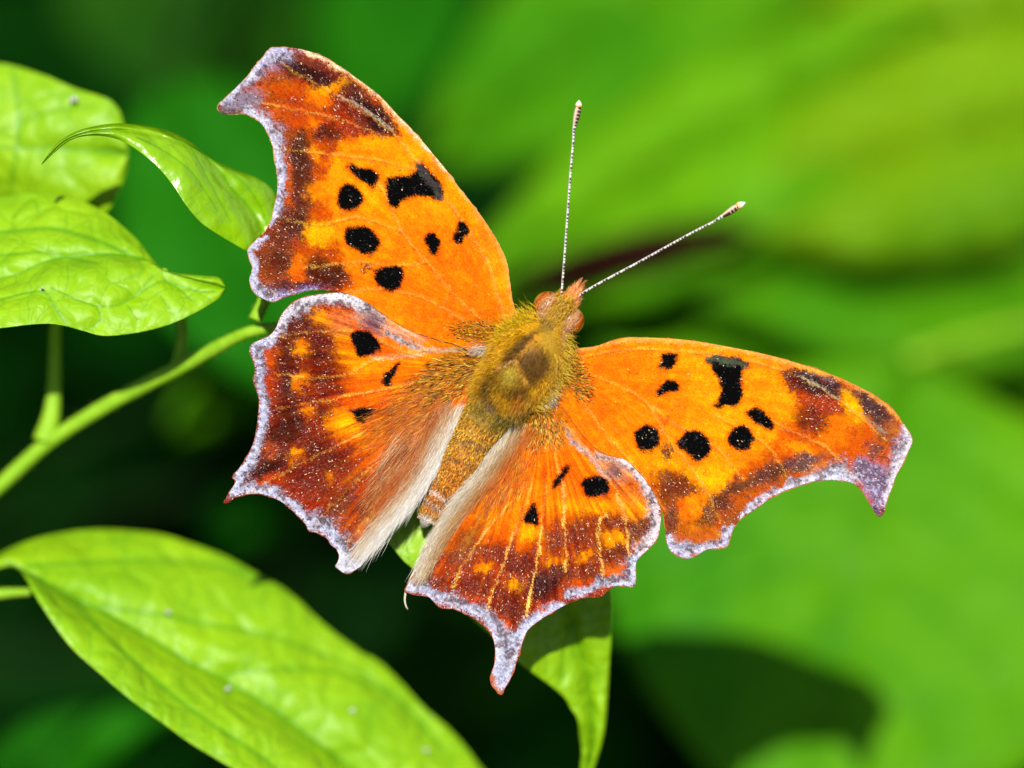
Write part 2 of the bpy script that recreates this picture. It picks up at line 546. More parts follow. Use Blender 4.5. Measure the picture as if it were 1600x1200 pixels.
# leaf B: broad pleated leaf
topB = [(-330, 330, 14), (-180, 318, 12), (0, 307, 10), (38, 300, 9.5), (96, 306, 9), (153, 325, 8.5), (211, 371, 7), (253, 419, 4.5), (307, 430, 4), (341, 433, 4), (352, 446, 4)]
midB = [(-330, 480, 4), (-180, 470, 3.5), (0, 447, 3.2), (50, 429, 3.2), (100, 414, 3.2), (172, 408, 3.4), (218, 411, 3.6), (260, 424, 3.6), (310, 440, 3.8), (352, 450, 4)]
botB = [(-330, 560, 1), (-180, 535, 0.6), (0, 513, 0.5), (77, 506, 0.6), (130, 517, 0.8), (165, 525, 1), (230, 517, 1.5), (287, 498, 2.2), (341, 467, 3.2), (352, 452, 4)]
lb = leaf_surface('leaf', topB, midB, botB, LEAF, host, ns=220, nt_=110, cup=0.5, seed=2, rough_amp=0.25,
             veins=[([(-200, 372), (0, 363), (77, 357), (123, 367), (172, 384), (218, 407)], 6, 0.55),
                    ([(-200, 405), (0, 399), (65, 394), (126, 407), (150, 410)], 4, 0.45),
                    ([(60, 330), (50, 312), (20, 340)], 3, 0.2), ([(-200, 458), (0, 435), (50, 417), (100, 402), (172, 397), (225, 404)], 4, 0.9),
                    ([(-40, 480), (60, 455), (85, 480), (110, 517)], 3.0, 0.28), ([(80, 450), (150, 478), (200, 470), (240, 430)], 3, 0.25),
                    ([(150, 478), (158, 500), (140, 512)], 2.5, 0.2), ([(190, 475), (235, 448), (262, 440), (300, 470)], 3, 0.32), ([(262, 440), (310, 455), (335, 455)], 2.5, 0.25),
                    ([(200, 478), (215, 500)], 2.5, 0.2), ([(250, 462), (270, 490)], 2.5, 0.18)], label='large pleated lime leaf with swollen quilted lower half')
stem_part('petiole', [(88, 420, 4), (87, 470, 10), (86, 520, 14), (85, 600, 16), (80, 650, 16), (68, 690, 16)], [0.42, 0.45, 0.5, 0.62, 0.95], STEM, lb, n=40, fuzz=500)
stem_part('petiole', [(255, 425, 4), (275, 465, 9), (283, 500, 12), (285, 530, 12.5), (278, 565, 12), (262, 588, 11.8)], [0.35, 0.42, 0.46, 0.5, 0.5], STEM, lb, n=40, fuzz=400)

# leaf C: narrow curled leaf
topC = [(66, 254, 0.8), (88, 225, 0.9), (115, 207, 1.1), (153, 196, 1.5), (192, 193, 2.2), (249, 201, 3.4), (291, 218, 4.6), (326, 245, 5), (364, 264, 5.6), (406, 281, 6.2), (430, 305, 6.5), (437, 345, 6.5), (425, 380, 6), (414, 402, 6)]
midC = [(65, 256, 0.6), (96, 224, 0.4), (124, 210, 0.5), (155, 204, 0.7), (192, 203, 1.2), (249, 211, 2.1), (298, 230, 3), (333, 256, 3.6), (364, 295, 4.2), (395, 331, 4.8), (408, 360, 5.4), (412, 402, 6)]
botC = [(65, 258, 0.7), (107, 221, 0.5), (146, 212, 0.6), (184, 218, 0.6), (215, 235, 0.5), (245, 260, 0.5), (268, 287, 0.4), (291, 321, 0.6), (314, 348, 1.0), (345, 369, 1.8), (383, 391, 3.2), (400, 400, 5.2), (410, 403, 6)]
lc = leaf_surface('leaf', topC, midC, botC, LEAF_GLOSS, host, ns=200, nt_=90, cup=0.5, seed=3, rough_amp=0.3,
             veins=[([(250, 203), (326, 250), (364, 295), (395, 331), (410, 360)], 3.0, 0.22), ([(330, 248), (380, 285), (405, 320), (418, 350)], 2.2, 0.14),
                    ([(215, 215), (250, 232), (300, 270), (340, 330)], 2.0, 0.12), ([(300, 232), (330, 290), (360, 345)], 2, 0.12)], label='narrow curled lime leaf tapering to a thin hooked tip with glossy spots')
stem_part('petiole', [(412, 398, 6), (424, 435, 6.2), (412, 470, 6.2), (398, 500, 6)], [0.3, 0.45, 0.5, 0.55], STEM, lc, n=30, fuzz=500)

# leaf D: big soft leaf at the bottom
topD = [(-90, 930, 15), (-40, 892, 15), (0, 864, 15), (30, 850, 16), (60, 840, 17), (100, 832, 18.5), (150, 827, 19.5), (200, 829, 20), (253, 835, 20.5), (300, 850, 20.5), (350, 868, 20.5), (395, 893, 20.5), (433, 913, 20.5), (467, 938, 20.5), (500, 970, 20.5), (545, 1005, 20.5), (600, 1040, 20.5), (662, 1105, 20.5), (705, 1142, 20.5), (750, 1196, 20.5), (800, 1270, 20.5), (830, 1330, 20)]
midD = [(-90, 934, 14), (-40, 900, 13.5), (8, 882, 12.5), (40, 892, 12), (77, 913, 12), (133, 942, 12.5), (167, 957, 12.5), (233, 997, 13), (300, 1037, 13.5), (367, 1072, 14), (433, 1112, 14.5), (500, 1163, 15), (600, 1235, 16), (700, 1290, 17.5), (830, 1335, 20)]
botD = [(-90, 938, 14), (-40, 908, 13), (10, 887, 12), (33, 895, 11), (60, 940, 9), (107, 1007, 8), (150, 1047, 7.5), (200, 1090, 7.5), (250, 1127, 7.5), (300, 1163, 8), (360, 1199, 8.5), (480, 1270, 10), (600, 1320, 13), (720, 1345, 17), (830, 1340, 20)]
ld = leaf_surface('leaf', topD, midD, botD, LEAF, host, ns=200, nt_=100, cup=0.9, seed=4, rough_amp=0.25,
             veins=[([(12, 880), (77, 913), (133, 942), (233, 997), (300, 1037), (367, 1072), (433, 1112), (500, 1163), (600, 1235)], 7, 0.9),
                    ([(133, 944), (190, 953), (253, 961), (333, 977), (417, 992), (500, 1022), (550, 1042), (625, 1095), (690, 1170)], 6, 0.6),
                    ([(100, 925), (160, 987), (217, 1040), (300, 1110), (400, 1177), (470, 1230)], 6, 0.6),
                    ([(40, 885), (130, 880), (250, 876), (340, 884), (400, 905)], 6, 0.4),
                    ([(350, 1055), (430, 1046), (520, 1050), (600, 1080), (660, 1130)], 5, 0.35)], label='big soft lime leaf sweeping down with three long sunken veins')
stem_part('petiole', [(48, 925, 14), (20, 926, 14.5), (-30, 928, 15), (-100, 915, 17), (-190, 890, 21)], [0.3, 0.5, 0.7, 0.75, 0.8], STEM, ld, n=30)

# leaf E: leaf under the butterfly, its tip hanging
topE = [(470, 520, 7.0), (600, 540, 5.5), (740, 600, 5), (850, 690, 5.5), (925, 800, 7), (954, 920, 9), (955, 995, 10.5), (952, 1035, 11), (950, 1075, 11.5), (945, 1137, 12), (937, 1173, 12.5), (925, 1206, 13), (916, 1222, 13)]
midE = [(465, 523, 7.0), (570, 620, 6), (680, 720, 5.5), (800, 835, 6.5), (882, 950, 9), (900, 1000, 10), (916, 1050, 11), (924, 1100, 11.8), (925, 1150, 12.4), (920, 1190, 13), (914, 1223, 13.2)]
botE = [(460, 526, 7.0), (470, 640, 5.5), (540, 760, 4.2), (620, 864, 4.2), (650, 893, 4.5), (725, 957, 6.5), (769, 995, 7.5), (809, 1034, 8.5), (830, 1050, 9), (860, 1071, 9.6), (882, 1090, 10.2), (892, 1107, 10.6), (902, 1123, 11), (906, 1150, 12), (909, 1177, 12.6), (907, 1200, 13), (910, 1223, 13.2)]
le = leaf_surface('leaf', topE, midE, botE, LEAF, host, ns=220, nt_=110, cup=0.4, seed=5, rough_amp=0.2,
             veins=[([(465, 523), (570, 620), (680, 720), (800, 835), (882, 950), (900, 1000), (916, 1050), (924, 1100), (925, 1150), (914, 1215)], 3, 0.4),
                    ([(800, 835), (835, 930), (840, 990), (838, 1025)], 1.6, 0.1), ([(840, 992), (865, 993), (890, 975)], 1.4, 0.08), ([(893, 972), (930, 953), (950, 950)], 1.6, 0.08),
                    ([(900, 960), (882, 1010), (878, 1060)], 3, 0.3), ([(640, 800), (634, 850), (640, 880)], 1.6, 0.12), ([(905, 1085), (916, 1075), (922, 1060)], 3, 0.25)], label='leaf under the insect with its tapering tip hanging down')

# ------------------------------------------------------------------ plants behind
def back_leaf(parent, base, tip, hw, mat, roll=0.0, bend=0.0, cup=3.0, prof=0.8, seed=0, auto=7, hw2=None):
    """broad leaf from base to tip (px, py, depth); hw half width px; roll mm of depth across the blade"""
    b_, t_ = np.array(base, float), np.array(tip, float)
    ax = (t_ - b_)[:2]
    L = np.linalg.norm(ax)
    nrm = np.array([ax[1], -ax[0]]) / L
    mid, top, bot = [], [], []
    for k in range(13):
        t = k / 12
        w = hw * (math.sin(math.pi * min(1, t ** prof)) ** 0.75) if 0 < t < 1 else 1.0
        w2 = w * (hw2 / hw) if hw2 else w
        c = b_ + (t_ - b_) * t
        c[:2] += nrm * bend * math.sin(math.pi * t)
        mid.append(tuple(c))
        top.append((c[0] + nrm[0] * w, c[1] + nrm[1] * w, c[2] + roll * w / hw))
        bot.append((c[0] - nrm[0] * w2, c[1] - nrm[1] * w2, c[2] - roll * w2 / hw))
    return leaf_surface('leaf', top, mid, bot, mat, parent, ns=70, nt_=36, cup=cup, rough_amp=0.8, seed=seed, auto=auto, margin_wave=0.8, thick=0.3)

def stalk(parent, lf, frm, to, rad, mat=STEM):
    """petiole from a leaf base to a point of the plant's stem"""
    a, c = P(*frm), np.asarray(to)
    m_ = (a + c) / 2 + np.array([0, 0, 0.25 * np.linalg.norm(a - c) * 0.4])
    ts = np.linspace(0, 1, 16)[:, None]
    w = a * (1 - ts) ** 2 + 2 * m_ * ts * (1 - ts) + c * ts ** 2
    v, f = tube(w, np.linspace(rad * 0.6, rad, 16) * 0.001, 8)
    mesh_obj('petiole', v, f, mat, lf, attrs={'vein': np.zeros(len(v))})

def back_plant(name, label, foot_xy, top, leaves, rad=3.0, group=None, cat='plant', mat=STEM):
    """a plant with one upright stem from the soil to the world point top and its leaves"""
    fx, fy = foot_xy
    root = thing(name, label, cat, (fx, fy, 0.0), group)
    top = np.asarray(top)
    ft = np.array([fx, fy, -0.03])
    ts = np.linspace(0, 1, 30)[:, None]
    path = ft * (1 - ts) + top * ts + np.array([0.006, 0.004, 0]) * np.sin(ts * 9)
    v, f = tube(path, np.linspace(rad, rad * 0.45, 30) * 0.001, 10)
    mesh_obj('stem', v, f, mat, root, attrs={'vein': np.zeros(len(v))})
    for i, L in enumerate(leaves):
        lf = back_leaf(root, **L, seed=11 + i)
        h = P(*L['base'])
        k = int(np.argmin(np.linalg.norm(path - h - np.array([0, 0, -0.02]), axis=1)))
        stalk(root, lf, L['base'], path[k], 1.0, mat)
    return root

def at(px, py, d):
    return P(px, py, d)

# right-hand plant: the broad leaf that takes the butterfly's shadow
p1 = at(1900, 640, 130)
back_plant('broadleaf_plant', 'broad green leaf crossed by the dark shadow of the butterfly wing', (p1[0] + 0.01, p1[1] + 0.03), p1 + np.array([0, 0, 0.01]),
           [dict(base=(1420, 560, 84), tip=(1250, 1330, 66), hw=480, hw2=400, mat=LEAF_BACK, roll=-4, bend=-20, prof=0.8, cup=2),
            dict(base=(1760, 640, 110), tip=(1400, 760, 95), hw=36, mat=LEAF_LIME, roll=2, prof=0.9),
            dict(base=(1850, 560, 130), tip=(1380, 660, 115), hw=70, mat=LEAF_SHADE, roll=8)])
# top middle plant: broad blades above the antennae
p2 = at(1560, 20, 190)
back_plant('broadleaf_plant', 'bright green leaves spread behind the two antennae above a dark gap', (p2[0] + 0.02, p2[1] + 0.03), p2,
           [dict(base=(1500, 20, 110), tip=(690, 480, 88), hw=190, hw2=130, mat=LEAF_BACK, roll=-3, prof=0.95, bend=-10),
            dict(base=(1280, -160, 150), tip=(660, 260, 118), hw=190, mat=LEAF_BACK, roll=-3),
            dict(base=(1560, -60, 190), tip=(900, -40, 160), hw=140, mat=LEAF_LIME, roll=-3)])
# right plant: yellowish leaves
p3 = at(1850, 330, 230)
back_plant('broadleaf_plant', 'yellowish green leaves seen beyond the tip of the slanting antenna', (p3[0] + 0.02, p3[1] + 0.02), p3,
           [dict(base=(1830, 130, 108), tip=(1080, 350, 97), hw=175, mat=LEAF_LIME, roll=-2),
            dict(base=(1840, -20, 122), tip=(1230, 130, 108), hw=210, mat=LEAF_LIME, roll=-4),
            dict(base=(1840, 500, 114), tip=(1010, 420, 100), hw=140, mat=LEAF_BACK, roll=-2),
            dict(base=(1500, 640, 116), tip=(860, 480, 102), hw=140, mat=LEAF_BACK, roll=-2),
            dict(base=(1800, 700, 135), tip=(1150, 560, 118), hw=120, mat=LEAF_LIME, roll=-2)])
# left plant: leaves painted deep green to stand for shade
p4 = at(420, -160, 230)
back_plant('broadleaf_plant', 'leaves coloured deep green for shade, behind the curled leaf and the pale forewing tip', (p4[0] - 0.02, p4[1] + 0.03), p4,
           [dict(base=(260, 120, 110), tip=(480, 640, 80), hw=170, mat=LEAF_SHADE, roll=4),
            dict(base=(450, -120, 200), tip=(360, 240, 160), hw=90, mat=LEAF_SHADE_MID, roll=10),
            dict(base=(680, -160, 210), tip=(540, 220, 165), hw=120, mat=LEAF_SHADE, roll=-4),
            dict(base=(150, -160, 190), tip=(330, 170, 150), hw=130, mat=LEAF_SHADE_MID, roll=4)], mat=STEM_SHADE)
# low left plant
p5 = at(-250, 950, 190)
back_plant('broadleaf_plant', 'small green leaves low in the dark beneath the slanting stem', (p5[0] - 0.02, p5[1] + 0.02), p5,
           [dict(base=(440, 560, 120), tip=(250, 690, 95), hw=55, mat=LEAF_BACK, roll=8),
            dict(base=(-60, 1300, 90), tip=(330, 1130, 70), hw=110, mat=LEAF_SHADE, roll=4),
            dict(base=(520, 740, 150), tip=(290, 850, 120), hw=60, mat=LEAF_SHADE, roll=4),
            dict(base=(850, 1010, 170), tip=(560, 1080, 130), hw=120, mat=LEAF_SHADE_MID, roll=26)], mat=STEM_SHADE)
# dark reddish leaf added to darken the gap
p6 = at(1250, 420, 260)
back_plant('gap_dark_plant', 'dark reddish leaf added to darken the gap beside the insect head', (p6[0] + 0.01, p6[1] + 0.02), p6,
           [dict(base=(1190, 362, 97), tip=(770, 450, 84), hw=42, mat=LEAF_RED, roll=2, auto=0)], mat=STEM_SHADE)

# ---- undergrowth: dense small leaves, too many to count, raised out of view to block sun
def undergrowth(name, label, n, box, size, mat, seed):
    r = np.random.default_rng(seed)
    u = r.uniform(box[0], box[1], n); v = r.uniform(box[2], box[3], n); d = r.uniform(box[4], box[5], n)
    c = CENTRE + (u * 0.001)[:, None] * AU + (v * 0.001)[:, None] * AV - (d * 0.001)[:, None] * AW
    keep = c[:, 2] > 0.02
    c = c[keep]
    n = len(c)
    L = r.uniform(size[0], size[1], n)[:, None] * 0.001
    ax = r.normal(0, 1, (n, 3)); ax[:, 2] -= 0.4
    ax /= np.linalg.norm(ax, axis=1)[:, None]
    up = r.normal(0, 0.6, (n, 3)) + np.array([0, -0.2, 1.0])
    sd = np.cross(ax, up)
    sd /= np.linalg.norm(sd, axis=1)[:, None]
    nr = np.cross(sd, ax)
    rows = [(-0.5, 0.03, 0.0), (-0.2, 0.24, 0.06), (0.1, 0.26, 0.08), (0.35, 0.14, 0.03), (0.52, 0.01, -0.04)]
    vs_, fs = [], []
    for s, w, h in rows:
        for k in (-1, 0, 1):
            vs_.append(c + ax * L * s + sd * L * w * k + nr * L * (h - 0.05 * (k == 0)))
    V = np.stack(vs_, 1).reshape(-1, 3)
    b_ = np.arange(n)[:, None] * 15
    for i in range(4):
        for k in range(2):
            a0 = i * 3 + k
            fs.append(b_ + np.array([[a0, a0 + 1, a0 + 4, a0 + 3]]))
    F = np.concatenate(fs, 0)
    o = mesh_obj(name, V, F, mat, None, kind='stuff', attrs={'vein': np.zeros(len(V))}, origin=(0, 0.3, 0))
    o['label'] = label
    o['category'] = 'undergrowth'
    return o
undergrowth('undergrowth', 'dense foliage coloured dark as shade behind everything, unseen top added to block sun', 9000, (-360, 360, -420, 560, 290, 640), (30, 70), LEAF_SHADE_DARK, 3)

# ------------------------------------------------------------------ the butterfly
WING = tint_mat('wing_scales', rough=0.65, spec=0.0, transl=0.03, bump=0.6, bscale=11000)
FLAKE = tint_mat('wing_flakes', rough=0.42, spec=0.12)
UNDER = tint_mat('wing_underside', rough=0.7, spec=0.15)
GAIN = 0.60      # photo colour -> surface colour under this sun

ORG = (255, 147, 0); ORG2 = (242, 112, 2); YEL = (255, 172, 6); RUST = (182, 62, 4); DRUST = (128, 40, 8)
BRN = (96, 48, 32); DK = (48, 24, 20); BLK = (8, 4, 4); LIL = (182, 184, 212); GRY = (128, 120, 134); PINK = (226, 168, 128); RBR = (204, 80, 6)

def crop(x0, y0, s):
    return lambda *pts: [(x0 + p[0] / s, y0 + p[1] / s) + tuple(q / s for q in p[2:4]) for p in pts]

class Painter:
    def __init__(self, X, Y):
        self.X, self.Y = X, Y
        n = len(X)
        self.c = np.tile(lin(ORG), (n, 1))
        # scale-sized raggedness for every colour border
        self.jx = X + rng.normal(0, 1.3, n) + 5 * (vnoise(X, Y, 9, 3) - 0.5)
        self.jy = Y + rng.normal(0, 1.3, n) + 5 * (vnoise(X, Y, 9, 4) - 0.5)
        self.sx = X + 9 * (vnoise(X, Y, 18, 8) - 0.5) + 9 * (vnoise(X, Y, 6, 18) - 0.5) + rng.normal(0, 2.6, n)
        self.sy = Y + 9 * (vnoise(X, Y, 18, 9) - 0.5) + 9 * (vnoise(X, Y, 6, 19) - 0.5) + rng.normal(0, 2.6, n)
        self.dark = np.zeros(n)
        self.rag = rng.normal(0, 1, n)
    def put(self, m, col):
        self.c = self.c * (1 - m[:, None]) + lin(col) * m[:, None]
    def blob(self, p, col, a=1.0, rot=0, soft=0.5, rx=None, ry=None):
        cx, cy = p[0], p[1]
        rx = rx if rx else p[2]
        ry = ry if ry else p[3]
        t = R(rot)
        dx, dy = self.sx - cx, self.sy - cy
        u = dx * math.cos(t) + dy * math.sin(t)
        v = -dx * math.sin(t) + dy * math.cos(t)
        r = np.sqrt((u / rx) ** 2 + (v / ry) ** 2)
        m = (1 - sstep(1 - soft, 1 + soft, r)) * a
        self.put(m, col)
        return m
    def spot(self, pts, col=BLK, soft=2.2, halo=True):
        q = catmull(pts, 3, True)
        d, _, _ = seg_dist(self.jx, self.jy, q, True)
        s = np.where(inside(self.jx, self.jy, q), -d, d)
        if halo:
            self.put((1 - sstep(0, 7, s)) * 0.55, (228, 92, 6))
        m = 1 - sstep(-soft, soft, s)
        self.put(m, col)
        self.dark = np.maximum(self.dark, m)
    def disc(self, p, rx, ry, rot=0, col=BLK):
        t = np.linspace(0, 2 * math.pi, 14, endpoint=False)
        x, y = rx * np.cos(t), ry * np.sin(t)
        a = R(rot)
        self.spot(np.stack([p[0] + x * math.cos(a) - y * math.sin(a), p[1] + x * math.sin(a) + y * math.cos(a)], 1), col)
    def area(self, pts, col, a=1.0, soft=10):
        q = catmull(pts, 3, True)
        d, _, _ = seg_dist(self.sx, self.sy, q, True)
        s = np.where(inside(self.sx, self.sy, q), -d, d)
        m = (1 - sstep(-soft, soft, s)) * a
        self.put(m, col)
        return m
    def line(self, pts, w, col, a=1.0, j=1.0, ends=None):
        """stroke of half width w (or a list of half widths along it)"""
        q = catmull(pts, 5)
        jx = self.X + (self.jx - self.X) * j
        jy = self.Y + (self.jy - self.Y) * j
        d, nx, ny = seg_dist(jx, jy, q)
        if isinstance(w, (list, tuple)):
            # width of the nearest control point, smoothly
            pc = np.asarray(pts, float)
            ww = np.zeros(len(d)); wt = np.zeros(len(d))
            for p_, w_ in zip(pc, w):
                k = 1 / ((nx - p_[0]) ** 2 + (ny - p_[1]) ** 2 + 30)
                k = k * k
                ww += k * w_; wt += k
            w = ww / wt
        if col[2] > col[0] * 0.9 and col[2] > 150:
            w = w * (0.32 + 0.62 * vnoise(self.X, self.Y, 13, 13) + 0.55 * vnoise(self.X, self.Y, 6, 14))
        else:
            w = w * (0.6 + 0.8 * vnoise(self.X, self.Y, 8, 14))
        self.put((1 - sstep(0.5, 1.4, d / w + 0.26 * self.rag)) * a, col)
    def streak(self, base, amt, freq=46, ln=70):
        th = np.arctan2(self.Y - base[1], self.X - base[0])
        r = np.hypot(self.X - base[0], self.Y - base[1])
        q = vnoise(th * freq, r / ln, 1.0, 22) + 0.6 * vnoise(th * freq * 2.7, r / ln * 1.6, 1.0, 23) - 0.8
        m = sstep(30, 120, r) * np.clip(1.4 - self.c[:, 2] * 4, 0, 1) * (1 - self.dark)
        k = np.exp(amt * q * m * 2)
        self.c = self.c * np.stack([k ** 0.6, k, k], 1)
    def grain(self, amt):
        n = len(self.X)
        pale = np.clip((self.c[:, 2] - 0.22) * 4, 0, 1)
        e = self.edge + rng.normal(0, 1.0, n)
        br = sstep(0.6, 0.82, 0.6 * vnoise(self.X, self.Y, 6, 26) + 0.4 * vnoise(self.X, self.Y, 15, 27) + 0.012 * e) * pale * 0.8
        self.put(br, (104, 76, 74))
        tone = 1.3 - 0.5 * sstep(2, 15, e)
        self.c = self.c * (1 + (tone - 1) * pale)[:, None]
        k = (rng.random(n) < 0.16) & (pale > 0.3)
        self.c[k] = self.c[k] * 0.45 + lin((70, 64, 110)) * 0.4
        k = (vnoise(self.X, self.Y, 2.4, 15) > 0.66) & (pale > 0.3)
        self.c[k] = self.c[k] * 0.7 + lin((130, 120, 150)) * 0.2
        k = (vnoise(self.X, self.Y, 3, 16) > 0.62) & (pale > 0.4)
        self.c[k] = self.c[k] * 0.7 + lin((240, 242, 255)) * 0.3
        dk = np.clip(1 - (self.c @ np.array([0.3, 0.6, 0.1])) / 0.12, 0, 1) * np.clip(1 - 2.2 * self.c[:, 2] / (self.c[:, 0] + 1e-4), 0, 1)
        self.c = self.c * (1 - dk[:, None] * np.array([0.1, 0.32, 0.55]))
        hue = 0.3 * (vnoise(self.X, self.Y, 34, 24) - 0.55) + 0.4 * (vnoise(self.X, self.Y, 9, 25) - 0.5)
        self.c[:, 1] = self.c[:, 1] * np.where(self.c[:, 2] < 0.1, np.exp(hue), 1)
        k = np.exp(rng.normal(0, amt, n) + 0.5 * amt * (vnoise(self.X, self.Y, 3.2, 12) - 0.5) * 4)
        self.c = self.c * k[:, None]

# outlines traced in photo pixels
LF_OUT = [(812, 498), (806, 486), (800, 468), (796, 440), (791, 408), (776, 376), (760, 350), (740, 322), (720, 297), (700, 270), (680, 245), (652, 212), (620, 179), (590, 147.5), (545, 114), (507, 90), (481, 80), (455, 75), (432, 74.4), (421, 77), (410, 91), (399, 103), (387.5, 119), (374, 132), (354, 152), (341, 164), (341.5, 171), (348, 177.5), (365, 177.5), (382, 177.5), (400, 185), (414, 200), (422, 215), (428, 234), (430, 252), (434, 275), (433, 304), (428, 325), (424, 344), (414, 362), (397, 379), (387, 391), (390, 404), (395, 419), (390, 437), (397, 456), (412, 467), (427, 471), (444, 465), (472, 456), (491, 452.5), (519, 454), (540, 458), (560, 464.5), (585, 480), (610, 498), (635, 513), (660, 523), (693, 533), (718, 540), (745, 552), (785, 545)]
LH_OUT = [(770, 545), (730, 522), (680, 505), (640, 492), (600, 470), (560, 457), (527, 457.5), (509, 459), (482, 463), (462, 470), (445, 485), (437, 498), (432, 511), (422, 524), (405, 532), (394, 537), (390, 544), (391, 552), (396, 564), (399, 579), (396, 592), (397, 599), (402, 611), (405, 627), (404, 646), (402, 663), (399, 682), (393, 700), (383, 719), (372, 734), (363, 745), (369, 751), (367, 756), (360, 767), (353, 780), (351, 786), (357, 784), (368, 777), (388, 772), (405, 771), (422, 776), (440, 784), (457, 798), (470, 810), (479, 821), (483, 829), (500, 834), (513, 843), (517, 851), (526, 858), (530, 869), (528, 878), (524, 885), (531, 891), (541, 896), (554, 891), (567, 881), (583, 858), (600, 836), (620, 815), (638, 793), (660, 770), (676, 742), (692, 712), (708, 684), (730, 652), (755, 618), (775, 585)]
RF_OUT = [(888, 550), (908, 544), (929, 542), (949, 535), (964, 530), (985, 527.6), (1022, 528), (1058, 530), (1096, 534.7), (1142, 543), (1197, 554), (1243, 567), (1290, 582), (1337, 602), (1372, 622), (1395, 640), (1409, 659), (1420, 675), (1425.5, 689), (1421, 701), (1415, 714), (1409, 727), (1400, 743), (1394, 761), (1387, 778), (1383, 792), (1380, 803), (1373, 807), (1366, 799), (1358, 785), (1349, 770), (1337, 758), (1322, 752), (1304, 750), (1276, 751), (1255, 757), (1231, 765), (1206, 777), (1184, 793), (1163, 806), (1149, 820), (1142, 836), (1137, 852), (1129, 856), (1106, 858), (1092, 866), (1077, 872.5), (1062, 870), (1048, 861), (1041, 844), (1039.6, 827), (1037, 805), (1031, 790), (1022, 769), (1010, 752), (1000, 738), (979, 720), (959, 713), (940, 706), (922, 692), (904, 671), (890, 650), (872, 625), (860, 590), (870, 560)]
RH_OUT = [(858, 612), (880, 622), (905, 655), (930, 690), (952, 706), (979, 716), (996, 727), (1011, 744), (1021, 762), (1029, 782), (1032.5, 804), (1031, 824), (1027, 841), (1017, 854), (1003, 867), (994.5, 877), (993, 891), (993.5, 908), (988.5, 917), (980, 916), (962, 915.5), (948, 924), (937, 932), (915, 933), (895, 939), (880, 947), (860, 958), (840, 971), (825, 984), (818, 998), (813, 1014), (807, 1034), (799.6, 1055), (790, 1073), (783, 1084.5), (773, 1076), (767, 1065), (768, 1053), (773, 1037), (774, 1018), (771.6, 1000), (766, 988), (755, 976), (741, 966), (725, 957.5), (708, 950.5), (692, 950.5), (680, 942), (669, 932), (655, 929.5), (640, 926), (634, 922), (637, 914), (645, 901), (653, 883), (660, 862), (676, 836), (690, 806), (712, 778), (732, 752), (756, 722), (776, 688), (800, 655), (826, 630)]

def wing_depth(out_base, d0, slope, power, X, Y, veins, vamp, seed):
    t = np.hypot(X - out_base[0], Y - out_base[1]) / 500
    D = d0 + slope * t ** power
    D = D + 0.32 * (vnoise(X, Y, 90, 31) - 0.5) * np.clip(t * 2, 0, 1)
    for vl in veins:
        dd, _, _ = seg_dist(X, Y, catmull(vl, 4))
        D = D - vamp * np.exp(-(dd / 2.6) ** 2) + vamp * 1.3 * np.exp(-(dd / 16) ** 2)
    return D

